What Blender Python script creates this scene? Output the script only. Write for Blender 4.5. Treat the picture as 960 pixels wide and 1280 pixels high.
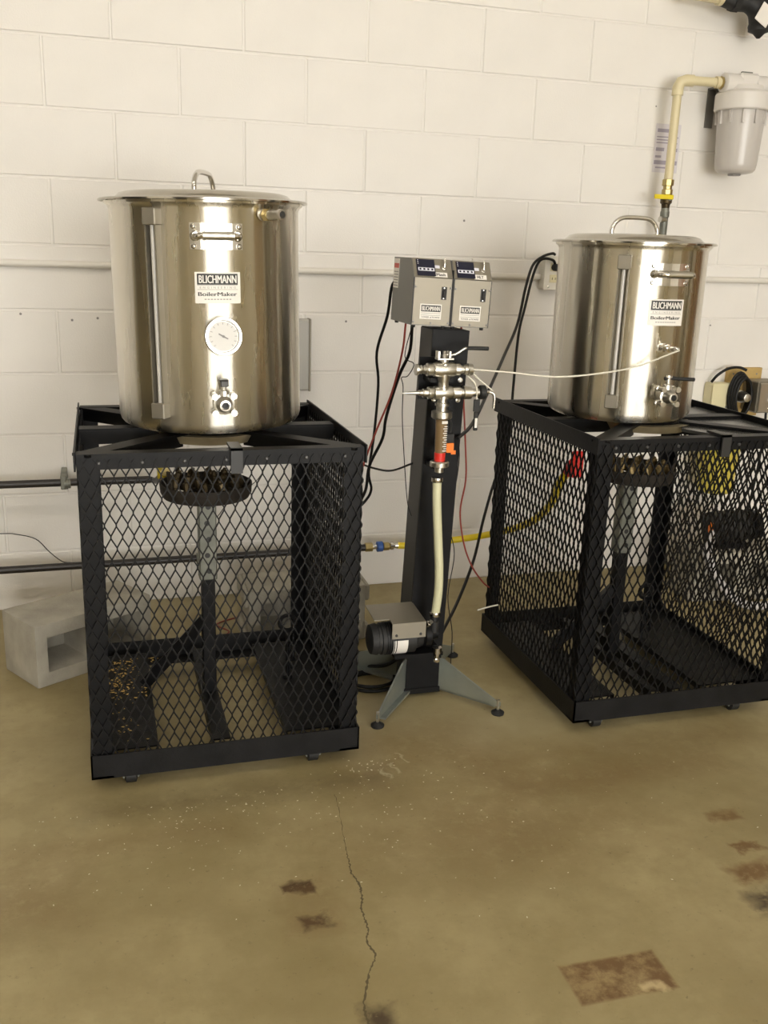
import bpy, bmesh, math, random
from mathutils import Vector, Matrix
random.seed(7)
PI = math.pi
for o in list(bpy.data.objects): bpy.data.objects.remove(o)
SC = bpy.context.scene
C = SC.collection

# ------------------------------------------------------------------ camera
cam_d = bpy.data.cameras.new('camera'); cam = bpy.data.objects.new('camera', cam_d); C.objects.link(cam)
cam_d.sensor_fit = 'VERTICAL'; cam_d.sensor_height = 36.0; cam_d.lens = 1192.6 / 1280 * 36.0
cam_d.clip_start = 0.02; cam_d.clip_end = 60
Rz = Matrix.Rotation(-0.293335881, 3, 'Z'); Rx = Matrix.Rotation(1.30021959, 3, 'X'); Rr = Matrix.Rotation(0.0332905369, 3, 'Z')
cam.matrix_world = Matrix.Translation((-0.88993, -3.30942, 1.24557)) @ (Rz @ Rx @ Rr).to_4x4()
SC.camera = cam

# ------------------------------------------------------------------ world, exposure
w = bpy.data.worlds.new('world'); SC.world = w; w.use_nodes = True
w.node_tree.nodes['Background'].inputs[0].default_value = (1.0, 0.93, 0.82, 1)
w.node_tree.nodes['Background'].inputs[1].default_value = 0.05
SC.view_settings.view_transform = 'Standard'; SC.view_settings.look = 'None'
SC.view_settings.gamma = 1.0; SC.view_settings.use_curve_mapping = False
SC.view_settings.exposure = 0.6
TUBE_POWER = 22.0
WINDOW_POWER = 9.0

# ------------------------------------------------------------------ materials
MAT = {}
def nodes(name):
    m = bpy.data.materials.new(name); m.use_nodes = True
    nt = m.node_tree; b = nt.nodes['Principled BSDF']; MAT[name] = m
    return m, nt, b
def col(c): return (c[0], c[1], c[2], 1)
def simple(name, c, rough=.5, metal=0, bump=0, bscale=200, var=0, vscale=20, spec=.5, **kw):
    m, nt, b = nodes(name)
    b.inputs['Base Color'].default_value = col(c); b.inputs['Roughness'].default_value = rough
    b.inputs['Metallic'].default_value = metal; b.inputs['Specular IOR Level'].default_value = spec
    for k, v in kw.items():
        b.inputs[k.replace('_', ' ')].default_value = v
    if var or bump:
        tc = nt.nodes.new('ShaderNodeTexCoord')
    if var:
        n = nt.nodes.new('ShaderNodeTexNoise'); n.inputs['Scale'].default_value = vscale; n.inputs['Detail'].default_value = 6
        nt.links.new(tc.outputs['Object'], n.inputs['Vector'])
        r = nt.nodes.new('ShaderNodeValToRGB'); r.color_ramp.elements[0].position = .3; r.color_ramp.elements[1].position = .7
        r.color_ramp.elements[0].color = col([x * (1 - var) for x in c]); r.color_ramp.elements[1].color = col([min(1, x * (1 + var)) for x in c])
        nt.links.new(n.outputs['Fac'], r.inputs['Fac']); nt.links.new(r.outputs['Color'], b.inputs['Base Color'])
    if bump:
        n = nt.nodes.new('ShaderNodeTexNoise'); n.inputs['Scale'].default_value = bscale; n.inputs['Detail'].default_value = 4
        nt.links.new(tc.outputs['Object'], n.inputs['Vector'])
        bp = nt.nodes.new('ShaderNodeBump'); bp.inputs['Strength'].default_value = bump; bp.inputs['Distance'].default_value = .002
        nt.links.new(n.outputs['Fac'], bp.inputs['Height']); nt.links.new(bp.outputs['Normal'], b.inputs['Normal'])
    return m

simple('block_paint', (.80, .775, .735), .42, bump=.25, bscale=190, var=.02, vscale=6, spec=.15)
simple('mortar_paint', (.80, .775, .735), .5, bump=.3, bscale=160, spec=.3)
simple('plain_wall', (.76, .73, .66), .6)
simple('ceiling_paint', (.68, .66, .61), .8)
simple('black_paint', (.004, .004, .0045), .45, spec=.2, bump=.15, bscale=120, var=.35, vscale=30)
simple('dusty_black', (.0065, .0065, .007), .5, spec=.22, bump=.3, bscale=160, var=.5, vscale=18)
simple('mesh_black', (.004, .0038, .0038), .48, spec=.22, var=.3, vscale=40)
simple('grey_paint', (.05, .049, .046), .42)
simple('plate_gloss', (.06, .06, .058), .22, spec=.6)
simple('box_grey', (.16, .155, .145), .42)
simple('clip_dark', (.016, .016, .016), .45)
simple('rubber', (.012, .012, .012), .6)
simple('cable_black', (.006, .006, .006), .45, spec=.3)
simple('cable_red', (.30, .05, .035), .5)
simple('cable_white', (.75, .72, .62), .5)
simple('brass', (.48, .38, .17), .36, .9)
simple('brass_dull', (.30, .22, .10), .42, .8, var=.4, vscale=60)
simple('brass_dark', (.075, .055, .028), .45, .8, var=.4, vscale=60)
simple('burner_iron', (.03, .024, .018), .7, .3, bump=.4, bscale=90, var=.5, vscale=40)
simple('galvanised', (.20, .205, .175), .5, .45, var=.25, vscale=25)
simple('zinc_leg', (.36, .39, .36), .38, .75, var=.12, vscale=12)
simple('dull_bolt', (.09, .09, .09), .4, .5)
simple('chrome', (.72, .70, .66), .14, 1)
simple('cast_steel', (.62, .60, .55), .28, 1, bump=.2, bscale=150)
simple('sheet_metal', (.29, .265, .215), .5, .75)
simple('label_white', (.80, .77, .72), .45)
simple('print_black', (.02, .02, .02), .5)
simple('print_grey', (.25, .24, .23), .5)
simple('dial_white', (.62, .61, .58), .35)
simple('cream_pipe', (.68, .60, .38), .35)
simple('filter_white', (.70, .67, .63), .35)
simple('filter_bowl', (.56, .53, .50), .28)
simple('yellow_coat', (.80, .62, .02), .4)
simple('yellow_handle', (.75, .60, .02), .4)
simple('blue_collar', (.03, .10, .35), .4)
simple('red_plastic', (.65, .03, .02), .4)
simple('orange_plastic', (.85, .20, .01), .45)
simple('ivory', (.72, .66, .42), .45)
simple('wood_tan', (.52, .36, .13), .6, var=.15, vscale=14)
simple('outlet_white', (.72, .69, .62), .4)
simple('conduit_paint', (.74, .71, .65), .4)
simple('black_pipe', (.022, .018, .016), .38, bump=.2, bscale=80)
simple('concrete_block', (.37, .345, .285), .9, bump=1.0, bscale=130, var=.16, vscale=14)
simple('silicone_hose', (.62, .61, .40), .4)
simple('display_black', (.012, .013, .03), .2)
simple('display_white', (.70, .70, .78), .4)
simple('sign_red', (.55, .08, .06), .5)
simple('grain', (.50, .33, .10), .8, var=.4, vscale=200)
simple('speck', (.72, .68, .52), .8)
simple('sooty_steel', (.36, .31, .21), .5, .35, var=.5, vscale=9)
simple('sight_plastic', (.52, .50, .46), .28, var=.08, vscale=30)
simple('paper', (.68, .65, .68), .7)
simple('paper_print', (.36, .33, .40), .7)
simple('panel_dark', (.05, .045, .04), .5)
simple('panel_brown', (.26, .13, .05), .5)
simple('steel_trim', (.30, .27, .22), .5)
simple('crack_dirt', (.12, .095, .05), .95)
simple('translucent_hose', (.50, .48, .48), .35)
simple('clear_tube', (.30, .20, .10), .15, Transmission_Weight=.35, Alpha=1.0)

def stainless(name, c, rough, aniso, var=.05):
    m, nt, b = nodes(name)
    b.inputs['Metallic'].default_value = 1
    b.inputs['Anisotropic'].default_value = aniso; b.inputs['Anisotropic Rotation'].default_value = .25
    t = nt.nodes.new('ShaderNodeTangent'); t.direction_type = 'RADIAL'; t.axis = 'Z'
    nt.links.new(t.outputs[0], b.inputs['Tangent'])
    tc = nt.nodes.new('ShaderNodeTexCoord')
    mp = nt.nodes.new('ShaderNodeMapping'); mp.inputs['Scale'].default_value = (14, 14, 1.2)
    nt.links.new(tc.outputs['Object'], mp.inputs['Vector'])
    n = nt.nodes.new('ShaderNodeTexNoise'); n.inputs['Scale'].default_value = 1.6; n.inputs['Detail'].default_value = 5
    nt.links.new(mp.outputs[0], n.inputs['Vector'])
    r = nt.nodes.new('ShaderNodeValToRGB')
    r.color_ramp.elements[0].position = .3; r.color_ramp.elements[1].position = .72
    r.color_ramp.elements[0].color = col([x * (1 - var) for x in c]); r.color_ramp.elements[1].color = col([min(1, x * (1 + var)) for x in c])
    nt.links.new(n.outputs['Fac'], r.inputs['Fac']); nt.links.new(r.outputs[0], b.inputs['Base Color'])
    mr = nt.nodes.new('ShaderNodeMapRange'); mr.inputs[3].default_value = rough * .75; mr.inputs[4].default_value = rough * 1.3
    nt.links.new(n.outputs['Fac'], mr.inputs[0]); nt.links.new(mr.outputs[0], b.inputs['Roughness'])
    # faint rolled waviness of the sheet
    mp2 = nt.nodes.new('ShaderNodeMapping'); mp2.inputs['Scale'].default_value = (9, 9, .5)
    nt.links.new(tc.outputs['Object'], mp2.inputs['Vector'])
    n2 = nt.nodes.new('ShaderNodeTexNoise'); n2.inputs['Scale'].default_value = 1.5; n2.inputs['Detail'].default_value = 2
    nt.links.new(mp2.outputs[0], n2.inputs['Vector'])
    bp = nt.nodes.new('ShaderNodeBump'); bp.inputs['Strength'].default_value = .5; bp.inputs['Distance'].default_value = .004
    nt.links.new(n2.outputs['Fac'], bp.inputs['Height']); nt.links.new(bp.outputs[0], b.inputs['Normal'])
stainless('kettle_steel', (.68, .645, .565), .27, 1.0)
stainless('lid_steel', (.47, .445, .39), .12, 0.0)

def emission(name, c, s):
    m = bpy.data.materials.new(name); m.use_nodes = True; nt = m.node_tree; MAT[name] = m
    for n in list(nt.nodes):
        if n.type == 'BSDF_PRINCIPLED': nt.nodes.remove(n)
    e = nt.nodes.new('ShaderNodeEmission'); e.inputs[0].default_value = col(c); e.inputs[1].default_value = s
    nt.links.new(e.outputs[0], nt.nodes['Material Output'].inputs[0])
emission('tube_light', (1.0, .94, .85), TUBE_POWER)
emission('window_daylight', (1.0, .975, .93), WINDOW_POWER)

def floor_material():
    m, nt, b = nodes('floor_concrete')
    N, L = nt.nodes.new, nt.links.new
    tc = N('ShaderNodeTexCoord'); P = tc.outputs['Object']
    def noise(s, d=6, rough=.6, off=0):
        n = N('ShaderNodeTexNoise'); n.inputs['Scale'].default_value = s; n.inputs['Detail'].default_value = d; n.inputs['Roughness'].default_value = rough
        if off:
            mp = N('ShaderNodeMapping'); mp.inputs['Location'].default_value = (off, off * 1.7, 0); L(P, mp.inputs[0]); L(mp.outputs[0], n.inputs['Vector'])
        else: L(P, n.inputs['Vector'])
        return n.outputs['Fac']
    def ramp(f, p0, p1, c0=(0, 0, 0), c1=(1, 1, 1)):
        r = N('ShaderNodeValToRGB'); r.color_ramp.elements[0].position = p0; r.color_ramp.elements[1].position = p1
        r.color_ramp.elements[0].color = col(c0); r.color_ramp.elements[1].color = col(c1); L(f, r.inputs[0]); return r.outputs[0]
    def mix(f, a, c2, t='MIX'):
        x = N('ShaderNodeMix'); x.data_type = 'RGBA'; x.blend_type = t
        if isinstance(f, float): x.inputs[0].default_value = f
        else: L(f, x.inputs[0])
        for i, v in ((6, a), (7, c2)):
            if isinstance(v, tuple): x.inputs[i].default_value = col(v)
            else: L(v, x.inputs[i])
        return x.outputs[2]
    def math_(op, a, b2=None):
        x = N('ShaderNodeMath'); x.operation = op
        for i, v in enumerate((a, b2)):
            if v is None: continue
            if isinstance(v, (int, float)): x.inputs[i].default_value = v
            else: L(v, x.inputs[i])
        return x.outputs[0]
    base = ramp(noise(2.2, 8, .62), .3, .72, (.24, .185, .079), (.43, .36, .19))
    base = mix(ramp(noise(9, 8, .7, 3), .45, .75), base, (.27, .215, .098))
    base = mix(ramp(noise(.9, 5, .6, 8), .52, .72), base, (.45, .39, .235))
    base = mix(ramp(noise(60, 4, .7, 1), .62, .8), base, (.15, .115, .06))
    rustn = noise(26, 8, .75, 5)
    sx = N('ShaderNodeSeparateXYZ')
    # position with wobble
    wob = N('ShaderNodeTexNoise'); wob.inputs['Scale'].default_value = 30; wob.inputs['Detail'].default_value = 4; L(P, wob.inputs['Vector'])
    sub = N('ShaderNodeVectorMath'); sub.operation = 'SUBTRACT'; L(wob.outputs['Color'], sub.inputs[0]); sub.inputs[1].default_value = (.5, .5, .5)
    sc = N('ShaderNodeVectorMath'); sc.operation = 'SCALE'; L(sub.outputs[0], sc.inputs[0]); sc.inputs['Scale'].default_value = .05
    ad = N('ShaderNodeVectorMath'); ad.operation = 'ADD'; L(P, ad.inputs[0]); L(sc.outputs[0], ad.inputs[1]); L(ad.outputs[0], sx.inputs[0])
    sp = N('ShaderNodeSeparateXYZ'); L(P, sp.inputs[0])
    def patch(x, y, hx, hy, soft, src=sx, rot=0):
        dx = math_('SUBTRACT', src.outputs[0], x); dy = math_('SUBTRACT', src.outputs[1], y)
        if rot:
            c, s = math.cos(rot), math.sin(rot)
            dx, dy = math_('ADD', math_('MULTIPLY', dx, c), math_('MULTIPLY', dy, s)), math_('SUBTRACT', math_('MULTIPLY', dy, c), math_('MULTIPLY', dx, s))
        ax = math_('SUBTRACT', math_('ABSOLUTE', dx), hx); ay = math_('SUBTRACT', math_('ABSOLUTE', dy), hy)
        d = math_('MAXIMUM', ax, ay)
        mr = N('ShaderNodeMapRange'); mr.inputs[1].default_value = soft; mr.inputs[2].default_value = -soft; L(d, mr.inputs[0])
        return mr.outputs[0]
    gate = ramp(rustn, .30, .50)
    dark = (.045, .024, .011); rust = (.175, .10, .034)
    for (x, y, hx, hy, soft, r, c, amt) in (
            (-.552, -1.692, .032, .017, .006, .1, dark, 1.0), (-.542, -1.797, .026, .016, .008, 0, dark, 1.0),
            (-.552, -1.70, .05, .03, .03, 0, rust, .35), (-.542, -1.797, .05, .03, .03, 0, rust, .4),
            (-.49, -2.06, .022, .03, .015, 0, dark, .9), (.452, -1.676, .035, .018, .010, 0, rust, .9),
            (.432, -1.791, .035, .016, .006, 0, rust, 1.0), (.40, -1.87, .06, .03, .016, 0, rust, 1.0), (.36, -1.96, .04, .03, .02, 0, dark, .9),
            (-1.087, -1.6, .10, .09, .08, 0, rust, .45), (.05, -1.6, .22, .12, .12, 0, rust, .35), (-.15, -1.22, .18, .14, .1, 0, rust, .35),
            (.3, -1.45, .3, .04, .05, 0, rust, .45), (-.9, -1.45, .25, .03, .05, 0, rust, .35), (-.62, -1.33, .35, .03, .04, 0, dark, .35), (.35, -1.33, .4, .05, .06, 0, rust, .35), (-.25, -1.6, .25, .12, .12, 0, rust, .28)):
        pm = math_('MULTIPLY', patch(x, y, hx, hy, soft), amt)
        f = math_('MULTIPLY', pm, gate)
        base = mix(f, base, c)
    # square patch where a tile used to be: rust around an uncovered light middle
    tile = patch(-.049, -2.071, .094, .047, .004, sp, -.02)
    tedge = math_('MULTIPLY', tile, ramp(noise(17, 8, .7, 11), .40, .55))
    base = mix(math_('MULTIPLY', tile, .55), base, (.30, .20, .085))
    base = mix(math_('MULTIPLY', tedge, .85), base, (.135, .068, .024))
    base = mix(math_('MULTIPLY', patch(.0, -2.11, .02, .008, .006), .8), base, (.58, .46, .25))
    for (x, y) in ((-.262, -1.315), (-.232, -1.30), (-.198, -1.255)):
        base = mix(math_('MULTIPLY', patch(x, y, .0025, .026, .003, sx, .25), .55), base, (.62, .56, .38))
    L(base, b.inputs['Base Color'])
    mr = N('ShaderNodeMapRange'); mr.inputs[3].default_value = .42; mr.inputs[4].default_value = .72; L(noise(5, 5, .6, 2), mr.inputs[0]); L(mr.outputs[0], b.inputs['Roughness'])
    bp = N('ShaderNodeBump'); bp.inputs['Strength'].default_value = .25; bp.inputs['Distance'].default_value = .002
    L(noise(45, 8, .65, 4), bp.inputs['Height']); L(bp.outputs[0], b.inputs['Normal'])
floor_material()

# ------------------------------------------------------------------ mesh helpers
def BM(): return bmesh.new()
def obj(name, bm, mat, parent=None, smooth=None, loc=None):
    me = bpy.data.meshes.new(name); bm.normal_update(); bm.to_mesh(me); bm.free()
    return mobj(name, me, mat, parent, smooth, loc)
def mobj(name, me, mat, parent=None, smooth=None, loc=None):
    if mat and not me.materials: me.materials.append(MAT[mat])
    if smooth is not None and smooth:
        me.polygons.foreach_set('use_smooth', [True] * len(me.polygons))
        me.set_sharp_from_angle(angle=math.radians(smooth))
    o = bpy.data.objects.new(name, me); C.objects.link(o)
    if parent: o.parent = parent
    if loc: o.location = loc
    return o
def tag(o, label=None, cat=None, group=None, kind=None):
    if label: o['label'] = label
    if cat: o['category'] = cat
    if group: o['group'] = group
    if kind: o['kind'] = kind
    return o
def thing(name, label, cat, loc=(0, 0, 0), rot=(0, 0, 0), group=None):
    o = bpy.data.objects.new(name, None); C.objects.link(o); o.empty_display_size = .05
    o.location = loc; o.rotation_euler = rot
    return tag(o, label, cat, group)
def box(bm, x0, x1, y0, y1, z0, z1, M=None, bev=0):
    vs = [bm.verts.new((x, y, z)) for x in (x0, x1) for y in (y0, y1) for z in (z0, z1)]
    fs = [bm.faces.new([vs[i] for i in f]) for f in ((0, 1, 3, 2), (4, 6, 7, 5), (0, 4, 5, 1), (2, 3, 7, 6), (0, 2, 6, 4), (1, 5, 7, 3))]
    if bev:
        es = list({e for f in fs for e in f.edges})
        r = bmesh.ops.bevel(bm, geom=es, offset=bev, segments=1, affect='EDGES', profile=.5)
        vs = list({v for f in r['faces'] for v in f.verts} | {v for v in vs if v.is_valid})
    if M is not None: bmesh.ops.transform(bm, matrix=M, verts=vs)
    return vs
def frame(axis):
    a = Vector(axis).normalized()
    u = a.orthogonal().normalized()
    if abs(a.z) < .95: u = (Vector((0, 0, 1)).cross(a)).normalized()
    return a, u, a.cross(u).normalized()
def rev(bm, origin, axis, prof, seg=16, phase=0):
    """surface of revolution: prof = [(t, r)] along axis from origin, capped"""
    o = Vector(origin); a, u, v = frame(axis); rings = []
    for t, r in prof:
        if r <= 1e-6: rings.append([bm.verts.new(o + a * t)])
        else: rings.append([bm.verts.new(o + a * t + (u * math.cos(2 * PI * (k + phase) / seg) + v * math.sin(2 * PI * (k + phase) / seg)) * r) for k in range(seg)])
    for A, B in zip(rings, rings[1:]):
        if len(A) == 1 and len(B) == 1: continue
        for k in range(seg):
            j = (k + 1) % seg
            if len(A) == 1: bm.faces.new((A[0], B[j], B[k])) if True else None
            elif len(B) == 1: bm.faces.new((A[k], A[j], B[0]))
            else: bm.faces.new((A[k], A[j], B[j], B[k]))
    if len(rings[0]) > 1: bm.faces.new(list(reversed(rings[0])))
    if len(rings[-1]) > 1: bm.faces.new(rings[-1])
def spline(pts, n=6):
    P = [Vector(p) for p in pts]
    if len(P) < 3: return P
    Q = [P[0] * 2 - P[1]] + P + [P[-1] * 2 - P[-2]]; out = []
    for i in range(1, len(Q) - 2):
        for k in range(n):
            t = k / n; a, b, c, d = Q[i - 1], Q[i], Q[i + 1], Q[i + 2]
            out.append(.5 * ((2 * b) + (c - a) * t + (2 * a - 5 * b + 4 * c - d) * t * t + (3 * b - a - 3 * c + d) * t ** 3))
    out.append(P[-1]); return out
def tube(bm, pts, r, seg=8, n=6, smooth=True, closed=False):
    P = spline(pts, n) if smooth else [Vector(p) for p in pts]
    rings = []; u = None; N = len(P)
    for i, p in enumerate(P):
        if closed: t = (P[(i + 1) % N] - P[i - 1]).normalized()
        else: t = (P[min(i + 1, N - 1)] - P[max(i - 1, 0)]).normalized()
        if u is None: u = t.orthogonal().normalized()
        u = (u - t * u.dot(t)).normalized(); v = t.cross(u)
        rr = r if not callable(r) else r(i / max(1, N - 1))
        rings.append([bm.verts.new(p + (u * math.cos(2 * PI * k / seg) + v * math.sin(2 * PI * k / seg)) * rr) for k in range(seg)])
    pairs = list(zip(rings, rings[1:])) + ([(rings[-1], rings[0])] if closed else [])
    for A, B in pairs:
        for k in range(seg):
            j = (k + 1) % seg; bm.faces.new((A[k], A[j], B[j], B[k]))
    if not closed:
        bm.faces.new(list(reversed(rings[0]))); bm.faces.new(rings[-1])
def prism(bm, poly, axis, t0, t1, M=None):
    """extrude polygon: axis 'x' poly=(y,z), 'y' poly=(x,z), 'z' poly=(x,y)"""
    def pt(p, t): return {'x': (t, p[0], p[1]), 'y': (p[0], t, p[1]), 'z': (p[0], p[1], t)}[axis]
    A = [bm.verts.new(pt(p, t0)) for p in poly]; B = [bm.verts.new(pt(p, t1)) for p in poly]; n = len(poly)
    bm.faces.new(A); bm.faces.new(list(reversed(B)))
    for k in range(n):
        j = (k + 1) % n; bm.faces.new((A[j], A[k], B[k], B[j]))
    if M is not None: bmesh.ops.transform(bm, matrix=M, verts=A + B)
    bmesh.ops.recalc_face_normals(bm, faces=list({f for v in A + B for f in v.link_faces}))
def bar(bm, a, b, w_, h_, up=(0, 0, 1)):
    """rectangular bar from a to b: w_ across, h_ along 'up'"""
    a, b = Vector(a), Vector(b); d = (b - a); l = d.length; d.normalize()
    s = d.cross(Vector(up)).normalized(); n = s.cross(d)
    M = Matrix((s, d, n)).transposed().to_4x4(); M.translation = a
    box(bm, -w_ / 2, w_ / 2, 0, l, -h_ / 2, h_ / 2, M)
def cylpatch(bm, R, az0, az1, z0, z1, th, n=10):
    vi, vo = [], []
    for k in range(n + 1):
        a = az0 + (az1 - az0) * k / n; s, c = math.sin(a), -math.cos(a)
        vi.append([bm.verts.new((s * R, c * R, z)) for z in (z0, z1)])
        vo.append([bm.verts.new((s * (R + th), c * (R + th), z)) for z in (z0, z1)])
    for k in range(n):
        bm.faces.new((vo[k][0], vo[k + 1][0], vo[k + 1][1], vo[k][1]))
        bm.faces.new((vi[k][0], vi[k][1], vi[k + 1][1], vi[k + 1][0]))
        bm.faces.new((vo[k][1], vo[k + 1][1], vi[k + 1][1], vi[k][1]))
        bm.faces.new((vo[k][0], vi[k][0], vi[k + 1][0], vo[k + 1][0]))
    bm.faces.new((vo[0][0], vo[0][1], vi[0][1], vi[0][0])); bm.faces.new((vo[n][0], vi[n][0], vi[n][1], vo[n][1]))
def text_mesh(s, width, height, thick=.0004, bold=0.0, spacing=1.0):
    cu = bpy.data.curves.new('txt', 'FONT'); cu.body = s; cu.align_x = 'CENTER'; cu.align_y = 'CENTER'
    cu.size = 1.0; cu.extrude = .001; cu.space_character = spacing; cu.resolution_u = 3
    to = bpy.data.objects.new('txt', cu); C.objects.link(to); bpy.context.view_layer.update()
    me = bpy.data.meshes.new_from_object(to.evaluated_get(bpy.context.evaluated_depsgraph_get()))
    bpy.data.objects.remove(to); bpy.data.curves.remove(cu)
    xs = [v.co.x for v in me.vertices]; ys = [v.co.y for v in me.vertices]
    cx, cy = (min(xs) + max(xs)) / 2, (min(ys) + max(ys)) / 2; sx = width / (max(xs) - min(xs)); sy = height / (max(ys) - min(ys))
    for v in me.vertices:
        v.co = ((v.co.x - cx) * sx, (v.co.y - cy) * sy, thick if v.co.z > 0 else 0)
    if bold:                                   # heavier strokes: overlay slightly shifted copies
        bm = bmesh.new()
        for k in (-1, 0, 1):
            n0 = len(bm.verts); bm.from_mesh(me); bm.verts.ensure_lookup_table()
            for v in bm.verts[n0:]: v.co.x += k * bold * height; v.co.z += .00004 * (k + 1)
        bm.to_mesh(me); bm.free()
    return me
def wrap_text(me, R, az, z):
    for v in me.vertices:
        a = az + v.co.x / R; r = R + v.co.z; v.co = (r * math.sin(a), -r * math.cos(a), z + v.co.y)
    me.update(); return me
def flat_text(me, M):
    me.transform(M); me.update(); return me
# text facing -Y at (x, y, z): local x->X, y->Z, z->-Y
def face_y(x, y, z, tilt=0): return Matrix.Translation((x, y, z)) @ Matrix.Rotation(PI / 2 - tilt, 4, 'X')

# ================================================================== the room
BL, CH = .4064, .2032
X0, X1, Y0, ZC = -10 * BL, 12 * BL, -8.2, 20 * CH
def struct(name, bm, mat, smooth=None):
    return tag(obj(name, bm, mat, None, smooth), kind='structure')
b_ = BM(); box(b_, X0 - .2, X1 + .2, Y0 - .2, .2, -.15, 0); floor = struct('floor', b_, 'floor_concrete')
b_ = BM(); box(b_, X0, X1, .003, .2, 0, ZC); wall = struct('wall_back', b_, 'mortar_paint')
b_ = BM(); box(b_, X0 - .2, X0, Y0, .2, 0, ZC); struct('wall_left', b_, 'plain_wall')
b_ = BM(); box(b_, X1, X1 + .2, Y0, .2, 0, ZC); struct('wall_right', b_, 'plain_wall')
b_ = BM(); box(b_, X0, X1, Y0 - .2, Y0, 0, ZC); struct('wall_front', b_, 'plain_wall')
b_ = BM(); box(b_, X0 - .2, X1 + .2, Y0 - .2, .2, ZC, ZC + .1); struct('ceiling', b_, 'ceiling_paint')

def block_bm(l, bm=None, ox=0, oz=0):
    bm = bm or BM(); g = .0022; bv = .003
    # front face with bevelled rim (back face rests in the mortar)
    x0, x1, z0, z1 = ox + g, ox + l - g, oz + g, oz + CH - g
    o = [(x0, .0035, z0), (x1, .0035, z0), (x1, .0035, z1), (x0, .0035, z1)]
    i = [(x0 + bv, 0, z0 + bv), (x1 - bv, 0, z0 + bv), (x1 - bv, 0, z1 - bv), (x0 + bv, 0, z1 - bv)]
    o = [bm.verts.new(p) for p in o]; i = [bm.verts.new(p) for p in i]
    bm.faces.new(i)
    for k in range(4): bm.faces.new((o[k], o[(k + 1) % 4], i[(k + 1) % 4], i[k]))
    return bm
def block_mesh(l):
    me = bpy.data.meshes.new('concrete_block'); bm = block_bm(l); bm.normal_update(); bm.to_mesh(me); bm.free(); me.materials.append(MAT['block_paint']); return me
full, half = block_mesh(BL), block_mesh(BL / 2)
rest = BM()
for c in range(20):          # c = course from the floor; joints alternate
    off = 0 if c % 2 == 1 else .5          # course c=9 (above J0) has joints on whole numbers
    us = []
    u = -10.0
    if off: us.append((u, .5)); u += .5
    while u < 12 - .01:
        l = min(1, 12 - u); us.append((u, l)); u += l
    for (u, l) in us:
        if -5 <= u < 6 and c < 14:
            o = bpy.data.objects.new('concrete_block', full if l == 1 else half); C.objects.link(o); o.parent = wall
            o.location = (u * BL, random.uniform(-.0012, .0006), c * CH)
        else: block_bm(l * BL, rest, u * BL, c * CH)
tag(obj('far_blocks', rest, 'block_paint', wall), kind='stuff')

# opposite wall: bright glazed window; side walls: unseen panels added for kettle reflections
def window(name, x0, x1, z0, z1):
    bm = BM(); y = Y0
    for a, b2 in ((x0 - .08, x0), (x1, x1 + .08), ((x0 + x1) / 2 - .03, (x0 + x1) / 2 + .03)): box(bm, a, b2, y, y + .08, z0, z1)
    for a, b2 in ((z0 - .08, z0), (z1, z1 + .08)): box(bm, x0 - .08, x1 + .08, y, y + .08, a, b2)
    wf = struct(name, bm, 'steel_trim')
    for a, b2 in ((x0, (x0 + x1) / 2 - .03), ((x0 + x1) / 2 + .03, x1)):
        bm = BM(); box(bm, a, b2, y + .01, y + .02, z0, z1); obj('pane', bm, 'window_daylight', wf)
window('window_1', -1.5, 2.1, .12, 2.3)
b_ = BM()
for k in range(9): box(b_, X0, X0 + .05, -7.9, -5.4, k * .32, k * .32 + .31)
struct('reflection_panel_1', b_, 'panel_dark')
b_ = BM()
for k in range(9): box(b_, X0, X0 + .05, -2.3, -.3, k * .32, k * .32 + .31)
struct('reflection_panel_2', b_, 'panel_dark')
b_ = BM(); box(b_, X1 - .05, X1, -5.0, -3.4, 0, 2.4); struct('reflection_panel_3', b_, 'panel_brown')
b_ = BM(); box(b_, X1 - .05, X1, -1.7, -.1, 0, 2.4); struct('reflection_panel_4', b_, 'panel_brown')
b_ = BM(); box(b_, X1 - .35, X1, -2.9, -2.5, 0, ZC); struct('reflection_post_1', b_, 'panel_dark')  # unseen dark post added for a band in the kettle reflections

# fluorescent strip fixtures on the ceiling
def strip_light(x, y, length, label):
    t = thing('strip_light', label, 'ceiling light', (x, y, ZC), group='fluorescent strips on the ceiling')
    bm = BM(); prism(bm, [(-.12, 0), (-.14, -.04), (-.02, -.07), (.02, -.07), (.14, -.04), (.12, 0)], 'x', -length / 2, length / 2); obj('housing', bm, 'label_white', t)
    for s in (-.07, .07):
        bm = BM(); rev(bm, (-length / 2 + .03, s, -.085), (1, 0, 0), [(0, .019), (length - .06, .019)], 12); obj('tube', bm, 'tube_light', t, 40)
for (x, y, who) in ((-1.6, -3.6, 'white fluorescent strip light nearest to the block wall on the left'), (1.7, -6.6, 'white fluorescent strip light at the far end on the right'),
                    (-1.3, -6.6, 'white fluorescent strip light at the far end on the left')  ):
    strip_light(x, y, 2.4, who)

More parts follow.
